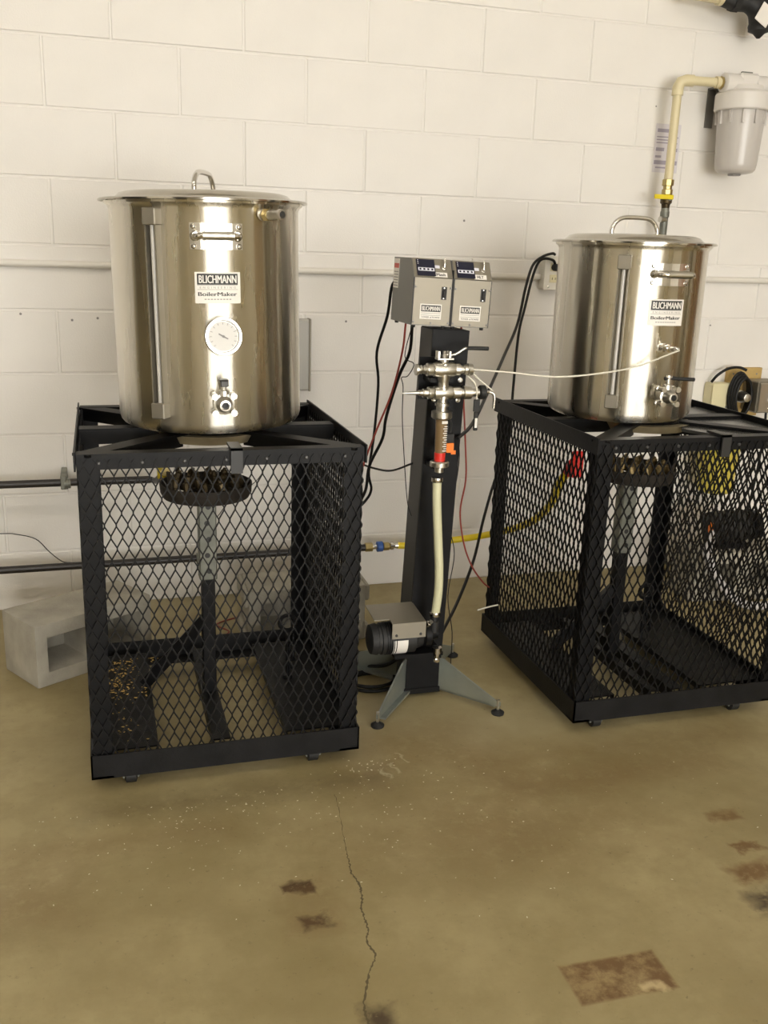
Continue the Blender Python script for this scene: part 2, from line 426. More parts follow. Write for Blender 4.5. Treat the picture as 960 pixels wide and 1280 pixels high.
# floor crack: a narrow ragged seam of dirt
cr = [(-.405, -1.38), (-0.414, -1.468), (-0.431, -1.587), (-0.436, -1.64), (-0.440, -1.67), (-.434, -1.71), (-0.438, -1.747), (-.449, -1.79), (-0.451, -1.839), (-.461, -1.875), (-0.457, -1.914), (-.472, -1.94), (-0.486, -1.968), (-0.507, -2.02), (-0.511, -2.062), (-0.518, -2.13), (-.53, -2.3), (-.50, -2.5), (-.52, -2.8)]
P = spline([(x, y, 0) for x, y in cr], 12); bm = BM(); prev = None
for i, p in enumerate(P):
    ww = (.0005 + .0014 * min(1, max(0, i - 20) / 30)) * random.uniform(.4, 1.6); jx = random.uniform(-.0016, .0016)
    a = bm.verts.new((p.x - ww + jx, p.y, .0006)); b2 = bm.verts.new((p.x + ww + jx, p.y, .0006))
    if prev: bm.faces.new((prev[0], a, b2, prev[1]))
    prev = (a, b2)
obj('crack', bm, 'crack_dirt', floor)

# ================================================================== wall conduit, outlet, boxes
def pipe_run(name, label, cat, pts, r, mat, seg=12, smooth=False):
    bm = BM(); tube(bm, pts, r, seg, smooth=smooth); return tag(obj(name, bm, mat, None, 50), label, cat)
t = thing('electrical_conduit', 'long thin white painted conduit along the wall behind the left kettle', 'conduit', (0, -.014, 1.16))
bm = BM(); tube(bm, [(X0 + .02, 0, .004), (.672, 0, -.001)], .0115, 12, smooth=False); obj('pipe', bm, 'conduit_paint', t, 50)
for x in (-1.75, .2): bm = BM(); box(bm, x - .012, x + .012, -.0135, .012, -.016, .02); obj('strap', bm, 'conduit_paint', t)
t = thing('electrical_conduit', 'short white conduit run right of the kettle near the water filter', 'conduit', (0, -.014, 1.168))
bm = BM(); tube(bm, [(.742, 0, -.004), (X1 - .02, 0, .004)], .0115, 12, smooth=False); obj('pipe', bm, 'conduit_paint', t, 50)
for x in (1.3, 2.4): bm = BM(); box(bm, x - .012, x + .012, -.0135, .012, -.016, .02); obj('strap', bm, 'conduit_paint', t)

t = thing('outlet_box', 'white electrical outlet box on the wall with a black plug', 'outlet', (.708, 0, 1.175))
bm = BM(); box(bm, -.036, .036, -.05, 0, -.058, .058, bev=.004); obj('box_body', bm, 'outlet_white', t)
bm = BM(); box(bm, -.038, .038, -.054, -.05, -.06, .06, bev=.0015); obj('cover_plate', bm, 'outlet_white', t)
for z in (.02, -.02):
    bm = BM(); box(bm, -.016, .016, -.056, -.054, z - .014, z + .014, bev=.001); o = obj('receptacle', bm, 'ivory', t)
    bm = BM(); box(bm, -.007, -.005, -.0565, -.055, z - .004, z + .004); box(bm, .005, .007, -.0565, -.055, z - .004, z + .004); obj('slot', bm, 'print_black', o)
bm = BM(); rev(bm, (-.02, -.0545, -.05), (0, -1, 0), [(0, .004), (.002, .004), (.003, 0)], 8); obj('screw', bm, 'chrome', t)

t = thing('wall_raceway', 'grey upright electrical cover on the wall behind the left kettle', 'wall box', (-.235, 0, .754))
bm = BM(); box(bm, -.05, .045, -.045, 0, 0, .245, bev=.005); obj('cover', bm, 'box_grey', t)
bm = BM(); box(bm, .04, .048, -.049, -.002, -.002, .247, bev=.002); obj('side_lip', bm, 'sheet_metal', t)
MAT['box_grey2'] = simple('wall_box_grey', (.42, .41, .38), .5)
t.children[0].data.materials[0] = MAT['wall_box_grey']

# small anchor holes in the wall
for i, (x, z) in enumerate([(-1.126, 1.003), (-.97, .985), (-.89, .992), (-.053, .99), (.37, 1.345), (1.43, .99), (1.09, 1.77), (1.09, 1.56)]):
    bm = BM(); rev(bm, (x, .0, z), (0, -1, 0), [(-.004, .004), (.0004, .0042), (.0006, 0)], 8)
    o = obj('anchor_hole', bm, 'print_grey', wall)

# right hand wall fittings behind the right cart
t = thing('junction_box', 'ivory square junction box on the wall right of the right kettle', 'junction box', (1.485, 0, .715))
bm = BM(); box(bm, -.052, .052, -.06, 0, -.058, .052, bev=.006); obj('box_body', bm, 'ivory', t)
bm = BM(); box(bm, -.054, .054, -.066, -.06, -.06, .054, bev=.003); obj('cover_plate', bm, 'ivory', t)
bm = BM(); box(bm, .012, .03, -.0675, -.066, -.044, -.036); obj('maker_plate', bm, 'print_grey', t)
t = thing('wood_backboard', 'small tan wooden board fixed to the wall behind the coiled cable', 'board', (1.60, 0, .70))
bm = BM(); box(bm, -.075, .085, -.02, 0, -.07, .125, bev=.002); obj('board', bm, 'wood_tan', t)
for x in (-.05, .06): bm = BM(); rev(bm, (x, -.02, .1), (0, -1, 0), [(0, .004), (.002, .003), (.0025, 0)], 8); obj('screw', bm, 'print_grey', t)
t = thing('switch_box', 'grey steel switch box with a white toggle at the right edge', 'switch box', (1.612, -.0205, .722))
bm = BM(); box(bm, -.012, .10, -.10, 0, -.065, .06, bev=.005); obj('box_body', bm, 'sheet_metal', t)
bm = BM(); box(bm, -.008, .096, -.106, -.10, -.06, .056, bev=.003); o = obj('cover_plate', bm, 'cast_steel', t)
bm = BM(); box(bm, .03, .05, -.113, -.106, -.018, .0, bev=.003); box(bm, .035, .045, -.122, -.113, -.006, .012, bev=.003); obj('toggle', bm, 'label_white', t)
for z in (-.045, .042): bm = BM(); rev(bm, (.04, -.106, z), (0, -1, 0), [(0, .004), (.002, .003), (.003, 0)], 8); obj('screw', bm, 'chrome', t)
t = thing('coiled_cable', 'thick black cable coil hanging on the wall beside the grey switch box', 'cable', (1.556, -.090, .72))
for k in range(4):
    bm = BM(); rr = .07 + .006 * k
    tube(bm, [(rr * math.cos(a) * .5 - .012, .012 * k - .02, rr * 1.05 * math.sin(a)) for a in [2 * PI * i / 20 for i in range(20)]], .0062, 8, closed=True, smooth=False); obj('loop', bm, 'cable_black', t, 60)
bm = BM(); rev(bm, (-.008, .06, .0), (0, -1, 0), [(0, .024), (.07, .024), (.075, .02), (.10, .016), (.105, 0)], 16); obj('hanger', bm, 'cast_steel', t, 40)
pipe_run('lead_cable', 'black cable arching from the ivory box to the coiled cable', 'cable', [(1.445, -.03, .77), (1.46, -.045, .80), (1.50, -.05, .825), (1.55, -.05, .83), (1.58, -.06, .82)], .0055, 'cable_black', 8, True)
pipe_run('lead_cable', 'black cable dropping below the grey switch box at the right edge', 'cable', [(1.69, -.07, .656), (1.695, -.07, .55), (1.69, -.06, .35), (1.66, -.05, .08)], .005, 'cable_black', 8, True)

# ================================================================== gas pipes
t = thing('gas_pipe', 'upper black iron gas pipe running to the left kettle burner', 'pipe', (0, -.12, .468))
bm = BM(); tube(bm, [(X0 + .02, 0, -.0), (-.745, 0, .005)], .0125, 12, smooth=False); obj('pipe', bm, 'black_pipe', t, 50)
bm = BM(); rev(bm, (-1.02, 0, .001), (1, 0, 0), [(0, .014), (.001, .019), (.012, .019), (.013, .016), (.02, .016), (.021, .014)], 14); obj('coupling', bm, 'galvanised', t, 30)
bm = BM(); box(bm, -1.03, -1.012, -.013, .118, -.016, .03, bev=.002); obj('wall_bracket', bm, 'galvanised', t)
bm = BM(); tube(bm, [(-.745, 0, .005), (-.735, -.02, .006), (-.735, -.2, .05), (-.735, -.5, .14), (-.735, -.62, .18)], .010, 10); obj('flex_hose', bm, 'cable_black', t, 50)
bm = BM(); rev(bm, (-.735, -.58, .165), (0, -1, .25), [(0, .012), (.01, .017), (.035, .017), (.04, .012), (.06, .012)], 12); o = obj('shutoff_valve', bm, 'brass', t, 30)
bm = BM(); box(bm, -.755, -.733, -.63, -.615, .155, .215, bev=.004); box(bm, -.75, -.738, -.625, -.62, .14, .16); obj('handle', bm, 'yellow_handle', o)
t = thing('gas_pipe', 'lower black iron gas pipe low on the wall behind the left cart', 'pipe', (0, -.12, .184))
bm = BM(); tube(bm, [(X0 + .02, 0, -.014), (.005, 0, .006)], .0125, 12, smooth=False); obj('pipe', bm, 'black_pipe', t, 50)
for x in (-.60, ):
    bm = BM(); rev(bm, (x, 0, .001), (1, 0, 0), [(0, .014), (.001, .02), (.012, .02), (.013, .016), (.02, .016), (.021, .014)], 14); obj('coupling', bm, 'galvanised', t, 30)
bm = BM(); rev(bm, (-.035, 0, .006), (1, 0, 0), [(0, .013), (.002, .02), (.022, .02), (.024, .014)], 8); obj('end_collar', bm, 'black_pipe', t, 30)
bm = BM(); rev(bm, (-.03, -.0, -.005), (0, 0, -1), [(0, .016), (.02, .018), (.03, .022), (.04, .022), (.045, .01)], 14); obj('drip_cap', bm, 'black_pipe', t, 30)
t = thing('gas_hose', 'yellow flexible gas hose running across to the right kettle cart', 'hose', (.005, -.12, .191))
for (nm, x0, prof, m, sg) in (('hex_nut', 0, [(0, .012), (.001, .0165), (.028, .0165), (.029, .012)], 'brass', 6), ('hex_nut', .03, [(0, .009), (.014, .009)], 'chrome', 12),
        ('collar', .044, [(0, .012), (.002, .019), (.022, .019), (.024, .012)], 'blue_collar', 14), ('hex_nut', .069, [(0, .012), (.001, .0155), (.022, .0155), (.023, .012)], 'brass', 6),
        ('hex_nut', .093, [(0, .010), (.004, .015), (.014, .015), (.018, .009), (.03, .012), (.036, .012)], 'chrome', 12)):
    bm = BM(); rev(bm, (x0, 0, 0), (1, 0, 0), prof, sg); obj(nm, bm, m, t, 30)
hp = [(.125, .0, .0), (.16, .0, -.003), (.192, 0.015, -.01), (.325, .01, .004), (.436, -.03, .028), (.495, -.18, .097), (.482, -.38, .188), (.435, -.58, .299), (.389, -.72, .402), (.382, -.785, .46)]
bm = BM(); tube(bm, hp, .0125, 10, 8); obj('hose', bm, 'yellow_coat', t, 60)
bm = BM(); rev(bm, (.388, -.77, .448), (-.05, -.75, .55), [(0, .013), (.005, .02), (.05, .022), (.055, .014)], 12); o = obj('hose_end', bm, 'red_plastic', t, 30)
bm = BM(); box(bm, .365, .40, -.835, -.815, .445, .52, bev=.005); obj('lever', bm, 'red_plastic', o)

# ================================================================== concrete blocks on the floor
def cinder(name, label, loc, rz, l=.39, h=.19, d=.19, flanged=True):
    """hollow block on its side: two cores run along local y"""
    t = thing(name, label, 'concrete block', loc, (0, 0, rz), 'loose concrete blocks on the floor')
    bm = BM(); wl = .038; xs = [0, wl, l / 2 - wl / 2, l / 2 + wl / 2, l - wl, l]; zs = [0, .042, h - .044, h]
    G = {}
    def V(i, k, y): 
        key = (i, k, y)
        if key not in G: G[key] = bm.verts.new((xs[i], y, zs[k]))
        return G[key]
    for y, fl in ((0, 0), (d, 1)):
        for i in range(5):
            for k in range(3):
                if k == 1 and i in (1, 3) and not fl: continue
                f = [V(i, k, y), V(i + 1, k, y), V(i + 1, k + 1, y), V(i, k + 1, y)]
                bm.faces.new(f if not fl else f[::-1])
    for i in (1, 3):
        q = [(i, 1), (i + 1, 1), (i + 1, 2), (i, 2)]
        for n in range(4):
            a, b2 = q[n], q[(n + 1) % 4]; bm.faces.new([V(a[0], a[1], 0), V(b2[0], b2[1], 0), V(b2[0], b2[1], d - .035), V(a[0], a[1], d - .035)])
        bm.faces.new([V(a[0], a[1], d - .035) for a in q])
    for i in range(5):
        for k in (0, 3): bm.faces.new([V(i, k, 0), V(i, k, d), V(i + 1, k, d), V(i + 1, k, 0)])
    for k in range(3):
        for i in (0, 5): bm.faces.new([V(i, k, 0), V(i, k + 1, 0), V(i, k + 1, d), V(i, k, d)])
    bmesh.ops.recalc_face_normals(bm, faces=bm.faces[:])
    es = [e for e in bm.edges if len(e.link_faces) == 2 and e.calc_face_angle(0) > .5]
    bmesh.ops.bevel(bm, geom=es, offset=.006, segments=2, affect='EDGES', profile=.6)
    obj('block_body', bm, 'concrete_block', t, 35)
    # end flanges with the groove between them
    for x, s in ((0, -1), (l, 1)) if flanged else ():
        for z0 in (0, h - .055):
            bm = BM(); box(bm, min(x, x + s * .014) - (.002 if s > 0 else 0), max(x, x + s * .014) + (.002 if s < 0 else 0), .002, d - .002, z0 + (.001 if z0 == 0 else 0), z0 + .055 - .001, bev=.005); obj('end_flange', bm, 'concrete_block', t)
    return t
cinder('cinder_block', 'grey hollow concrete block tilted towards us left of the left cart', (-1.10, -.66, 0), math.radians(31.5), l=.385, flanged=False)
cinder('cinder_block', 'pale concrete block behind the left cart beside the pump stand', (-.475, -.497, 0), math.radians(-1), l=.38)

# ================================================================== the carts
W, D, H = .637, .655, .805
def mesh_sheet(wid, z0, z1, key):
    sw, lw = .0245, .0535; a = sw / 4; hw, hd = .0016, .0019
    V, F = [], []
    n = int(wid / (sw / 2)); x_off = (wid - (n - 1) * sw / 2) / 2 - wid / 2
    nper = (z1 - z0) / lw
    zs = []
    for k in range(int(nper) + 2):
        for ph, tv in ((-.05, 1), (.05, 1), (.25, 0), (.45, -1), (.55, -1), (.75, 0)): zs.append((z0 + (k + ph) * lw, tv))
    zs = [(max(z0, min(z1, z)), tv) for z, tv in zs if z0 - .003 <= z <= z1 + .01]
    for k in range(n):
        s = 1 if k % 2 == 0 else -1; base = len(V); cx = x_off + k * sw / 2
        for z, tv in zs:
            x = cx + s * a * tv; dep = .0008 * s
            V += [(x - hw, dep - hd, z), (x + hw, dep - hd, z), (x + hw, dep + hd, z), (x - hw, dep + hd, z)]
        for i in range(len(zs) - 1):
            p, q = base + 4 * i, base + 4 * i + 4
            for j in range(4): F.append((p + j, p + (j + 1) % 4, q + (j + 1) % 4, q + j))
    me = bpy.data.meshes.new('mesh_panel'); me.from_pydata(V, [], F); me.update(); me.materials.append(MAT['mesh_black']); return me
SHEET_F = mesh_sheet(W - .004, .085, H - .012, 'f'); SHEET_S = mesh_sheet(D - .012, .085, H - .012, 's')

def make_cart(label, cx, cy, burner_dx, right):
    t = thing('kettle_cart', label, 'cart', (cx, cy, 0), group='black steel kettle carts')
    hw, hd = W / 2, D / 2; A, th = .042, .004
    P = lambda nm, bm, m='black_paint', **k: obj(nm, bm, m, t, **k)
    for sx in (-1, 1):
        for sy in (-1, 1):      # corner posts: angle iron, legs point inwards
            bm = BM(); x, y = sx * (hw - .007), sy * (hd - .012)
            poly = [(x, y), (x - sx * A, y), (x - sx * A, y - sy * th), (x - sx * th, y - sy * th), (x - sx * th, y - sy * A), (x, y - sy * A)]
            prism(bm, poly, 'z', .05, H - .005); P('post', bm)
    # bottom rails (outer lip) and top rails
    for sy in (-1, 1):
        bm = BM(); y = sy * hd
        prism(bm, [(y, .04), (y, .1), (y - sy * th, .1), (y - sy * th, .046), (y - sy * .05, .046), (y - sy * .05, .04)], 'x', -hw, hw); P('bottom_rail', bm, 'dusty_black')
        bm = BM(); y = sy * (hd - .008)
        prism(bm, [(y, H), (y, H - .034), (y - sy * th, H - .034), (y - sy * th, H - th), (y - sy * .034, H - th), (y - sy * .034, H)], 'x', -hw + .004, hw - .004); P('top_rail', bm)
    for sx in (-1, 1):
        bm = BM(); x = sx * hw
        prism(bm, [(x, .04), (x, .1), (x - sx * th, .1), (x - sx * th, .046), (x - sx * .05, .046), (x - sx * .05, .04)], 'y', -hd, hd); P('bottom_rail', bm, 'dusty_black')
        bm = BM(); x = sx * (hw + .0015)
        prism(bm, [(x, H + .006), (x, H - .036), (x - sx * th, H - .036), (x - sx * th, H + .006)], 'y', -hd + .002, hd + .004); P('top_rail', bm)
    m = mobj('mesh_panel', SHEET_F, None, t); m.location = (0, -hd + .0065, 0)
    for sx in (-1, 1):
        m = mobj('mesh_panel', SHEET_S, None, t); m.rotation_euler = (0, 0, sx * PI / 2); m.location = (sx * (hw - .0065), 0, 0)
    # bolts through the top rail
    for k in range(7):
        bm = BM(); x = -hw + .05 + k * (W - .1) / 6; rev(bm, (x, -hd + .0085, H - .020), (0, -1, 0), [(0, .0045), (.003, .0045), (.005, .0025), (.0052, 0)], 8); P('bolt', bm, 'dull_bolt')
    # top supports: two long diagonals and a centre cross bar
    zt = H - .004
    for s in (-1, 1):
        for e in (-1, 1):
            bm = BM(); a = Vector((e * (hw - .012), s * e * (hd - .016), zt)); c = Vector((e * .075, s * e * .075, zt)); bar(bm, a, c, .045, .006); bar(bm, a + Vector((0, 0, -.019)), c + Vector((0, 0, -.019)), .006, .032); P('diagonal_support', bm)
        bm = BM(); bar(bm, (s * (hw - .006), 0, zt - .0005), (s * .07, 0, zt - .0005), .045, .006); bar(bm, (s * (hw - .006), -.02, zt - .019), (s * .07, -.02, zt - .019), .006, .032); P('cross_support', bm)
    bm = BM(); tube(bm, [(.105 * math.cos(a), .105 * math.sin(a), zt - .0005) for a in [2 * PI * k / 24 for k in range(24)]], .0045, 6, smooth=False, closed=True); P('centre_ring', bm)
    if right:    # wide flat plate on the right of the top
        bm = BM(); prism(bm, [(hw - .012, -hd + .02), (hw - .012, hd - .14), (.19, hd - .14), (.13, .02), (.03, -.15), (.10, -hd + .045)], 'z', H - .018, H - .0095); P('top_plate', bm, 'plate_gloss')
    # sooty heat shield ring below the supports
    bm = BM(); n = 40; q = [(.132, H - .008), (.118, H - .030), (.1165, H - .030), (.1275, H - .010), (.09, H - .010), (.09, H - .008)]
    for k in range(n):
        a0, a1 = 2 * PI * k / n, 2 * PI * (k + 1) / n
        A_ = [bm.verts.new((r * math.cos(a0), r * math.sin(a0), z)) for r, z in q]; B_ = [bm.verts.new((r * math.cos(a1), r * math.sin(a1), z)) for r, z in q]
        for i in range(len(q)): jj = (i + 1) % len(q); bm.faces.new((A_[i], B_[i], B_[jj], A_[jj]))
    bmesh.ops.remove_doubles(bm, verts=bm.verts[:], dist=.0002); bmesh.ops.recalc_face_normals(bm, faces=bm.faces[:]); P('heat_shield', bm, 'sooty_steel', smooth=40)
    # clip hooked over the front rail
    bm = BM(); xc = .022 if not right else .045
    box(bm, xc - .013, xc + .013, -hd - .003, -hd + .003, H - .05, H + .008); box(bm, xc - .013, xc + .013, -hd - .003, -hd + .07, H + .001, H + .007); P('rail_clip', bm, 'clip_dark')
    # bottom: plates and channel
    if not right: L = ((-hw + .006, -hw + .155, 'plate'), (-.035, .008, 'bar'), (.145, hw - .006, 'plate'))
    else: L = ((-hw + .006, -hw + .15, 'plate'), (-.06, -.035, 'bar'), (.005, .045, 'bar'), (.10, hw - .006, 'plate'))
    for x0, x1, k in L:
        bm = BM()
        if k == 'plate': prism(bm, [(x0, .066), (x0, .082), (x1, .082), (x1, .066), (x1 - .004, .066), (x1 - .004, .078), (x0 + .004, .078), (x0 + .004, .066)], 'y', -hd + .055, hd - .052); P('floor_plate', bm, 'dusty_black')
        else: prism(bm, [(x0, .05), (x0, .082), (x1, .082), (x1, .078), (x0 + .004, .078), (x0 + .004, .05)], 'y', -hd + .052, hd - .052); P('floor_bar', bm, 'dusty_black')
    # burner column with adjusting holes and diagonal brace
    px, py = burner_dx, .0
    bm = BM(); box(bm, px - .017, px + .017, py - .017, py + .017, .08, .45, bev=.002); P('column', bm)
    bm = BM(); box(bm, px - .0225, px + .0225, py - .0225, py + .0225, .40, .615, bev=.003); sl = P('column_sleeve', bm, 'galvanised')
    for k in range(5):
        bm = BM(); rev(bm, (px + .002 * (-1) ** k, py - .0222, .425 + k * .043), (0, -1, 0), [(0, .0072), (.0005, .0072)], 10); obj('hole', bm, 'print_black', sl)
    bm = BM(); bar(bm, (px - .01, py, .285), (px - .165, py + .06, .088), .03, .03); P('brace', bm)
    # eye bolt with a short chain on the right plate
    ex, ey = (.205, .025) if not right else (.105, .05)
    bm = BM(); rev(bm, (ex, ey, .082), (0, 0, 1), [(0, .014), (.01, .014), (.011, .006), (.145, .006)], 10); e = P('eye_bolt', bm, 'black_paint', smooth=40)
    bm = BM(); tube(bm, [(ex + .022 * math.cos(a), ey, .246 + .022 * math.sin(a)) for a in [2 * PI * k / 16 for k in range(16)]], .006, 6, smooth=False, closed=True); obj('eye', bm, 'black_paint', e, 60)
    for k in range(4):
        bm = BM(); pts = []
        for i in range(12):
            a = 2 * PI * i / 12; u, v = .009 * math.cos(a), .016 * math.sin(a)
            pts.append((ex + .012 + (u if k % 2 else 0), ey - .012 + (0 if k % 2 else u), .202 - k * .024 + v))
        tube(bm, pts, .0032, 6, smooth=False, closed=True); obj('chain_link', bm, 'black_paint', e, 60)
    # casters
    for x in (-.23, .21):
        for y in (-hd + .045, hd - .06):
            c = BM(); box(c, x - .02, x + .02, y - .028, y + .028, .034, .0405); 
            for s in (-1, 1): box(c, x + s * .017 - .002, x + s * .017 + .002, y - .012, y + .012, .016, .034)
            co = P('caster', c, 'galvanised')
            c = BM(); rev(c, (x - .0145, y, .0205), (1, 0, 0), [(0, .014), (.003, .0205), (.026, .0205), (.029, .014)], 18); obj('wheel', c, 'rubber', co, 40)
    return t
CL = make_cart('black wire mesh kettle cart under the larger kettle on the left', -.633, -.928, -.012, False)
CR = make_cart('black wire mesh kettle cart under the smaller kettle on the right', .594, -.928, -.028, True)

# malt grains spilled on the left cart's plate and specks on the floor
def scatter(name, label, cat, mat, pts, s):
    V, F = [], []
    for (x, y, z) in pts:
        k = random.uniform(.6, 1.4) * s; a = random.uniform(0, PI); b0 = len(V); c, sn = math.cos(a), math.sin(a)
        for (u, v, q) in ((1.6, 0, .5), (-1.6, 0, .5), (0, .8, .5), (0, -.8, .5), (0, 0, 1), (0, 0, 0)):
            V.append((x + (u * c - v * sn) * k, y + (u * sn + v * c) * k, z + q * k))
        for f in ((0, 2, 4), (2, 1, 4), (1, 3, 4), (3, 0, 4), (2, 0, 5), (1, 2, 5), (3, 1, 5), (0, 3, 5)): F.append(tuple(b0 + i for i in f))
    me = bpy.data.meshes.new(name); me.from_pydata(V, [], F); me.update()
    return tag(mobj(name, me, mat), label, cat, kind='stuff')
pts = []
for _ in range(260):
    x = min(-.812, max(-.93, random.gauss(-.885, .035))); y = random.uniform(-.95, -.69) if random.random() < .8 else random.uniform(-1.18, -.69); pts.append((x, y, .0825))
for _ in range(90): pts.append((random.uniform(-.93, -.70), random.uniform(-.641, -.608), .0465))
scatter('spilled_grain', 'golden malt grains spilled on the left cart floor plate', 'grain', 'grain', pts, .0027)
pts = [(random.gauss(-.62, .35), -1.32 - abs(random.gauss(0, .18)), 0) for _ in range(230)]
pts += [(random.uniform(-.4, .6), random.uniform(-1.9, -1.3), 0) for _ in range(40)] + [(random.gauss(-.30, .06), random.gauss(-1.27, .03), 0) for _ in range(40)]
scatter('floor_specks', 'tiny pale grain specks scattered on the concrete floor', 'specks', 'speck', pts, .0014)

# ================================================================== gas burners
def make_burner(label, loc, tips):
    t = thing('gas_burner', label, 'burner', loc, group='gas burners under the kettles')
    bm = BM(); n = 36
    for k in range(n):
        a0, a1 = 2 * PI * k / n, 2 * PI * (k + 1) / n
        q = [(.108, 0), (.114, .012), (.116, .036), (.112, .036), (.110, .014), (.098, .003), (.098, 0)]
        A = [bm.verts.new((r * math.cos(a0), r * math.sin(a0), z)) for r, z in q]; B = [bm.verts.new((r * math.cos(a1), r * math.sin(a1), z)) for r, z in q]
        for i in range(len(q)): j = (i + 1) % len(q); bm.faces.new((A[i], B[i], B[j], A[j]))
    bmesh.ops.remove_doubles(bm, verts=bm.verts[:], dist=.0002); obj('outer_ring', bm, 'burner_iron', t, 50)
    for k in range(6):
        a = 2 * PI * k / 6 + .2; bm = BM(); bar(bm, (0, 0, .008), (.102 * math.cos(a), .102 * math.sin(a), .008), .014, .012); obj('arm', bm, 'burner_iron', t)
    bm = BM(); rev(bm, (0, 0, -.006), (0, 0, 1), [(0, .024), (.02, .028), (.03, .018), (.034, 0)], 16); obj('hub', bm, 'burner_iron', t, 40)
    for ring, r, m in ((0, .052, 6), (1, .092, 12)):
        for k in range(m):
            a = 2 * PI * (k + .5 * ring) / m + .2; x, y = r * math.cos(a), r * math.sin(a)
            bm = BM(); rev(bm, (x, y, .006), (-.35 * math.cos(a + .8), -.35 * math.sin(a + .8), 1), [(0, .0075), (.024, .0075), (.025, .010), (.044, .010), (.048, .0055), (.052, .0045)], 8); obj('jet', bm, tips, t, 30)
    for k in range(4):
        a = 2 * PI * k / 4 + .6; bm = BM(); bar(bm, (.11 * math.cos(a), .11 * math.sin(a), .03), (.118 * math.cos(a), .118 * math.sin(a), .08), .012, .004); obj('lug', bm, 'burner_iron', t)
    return t
make_burner('round sooty gas burner inside the left cart', (-.645, -.928, .622), 'brass_dark')
make_burner('round gas burner with brass jets inside the right cart', (.585, -.928, .622), 'brass_dull')

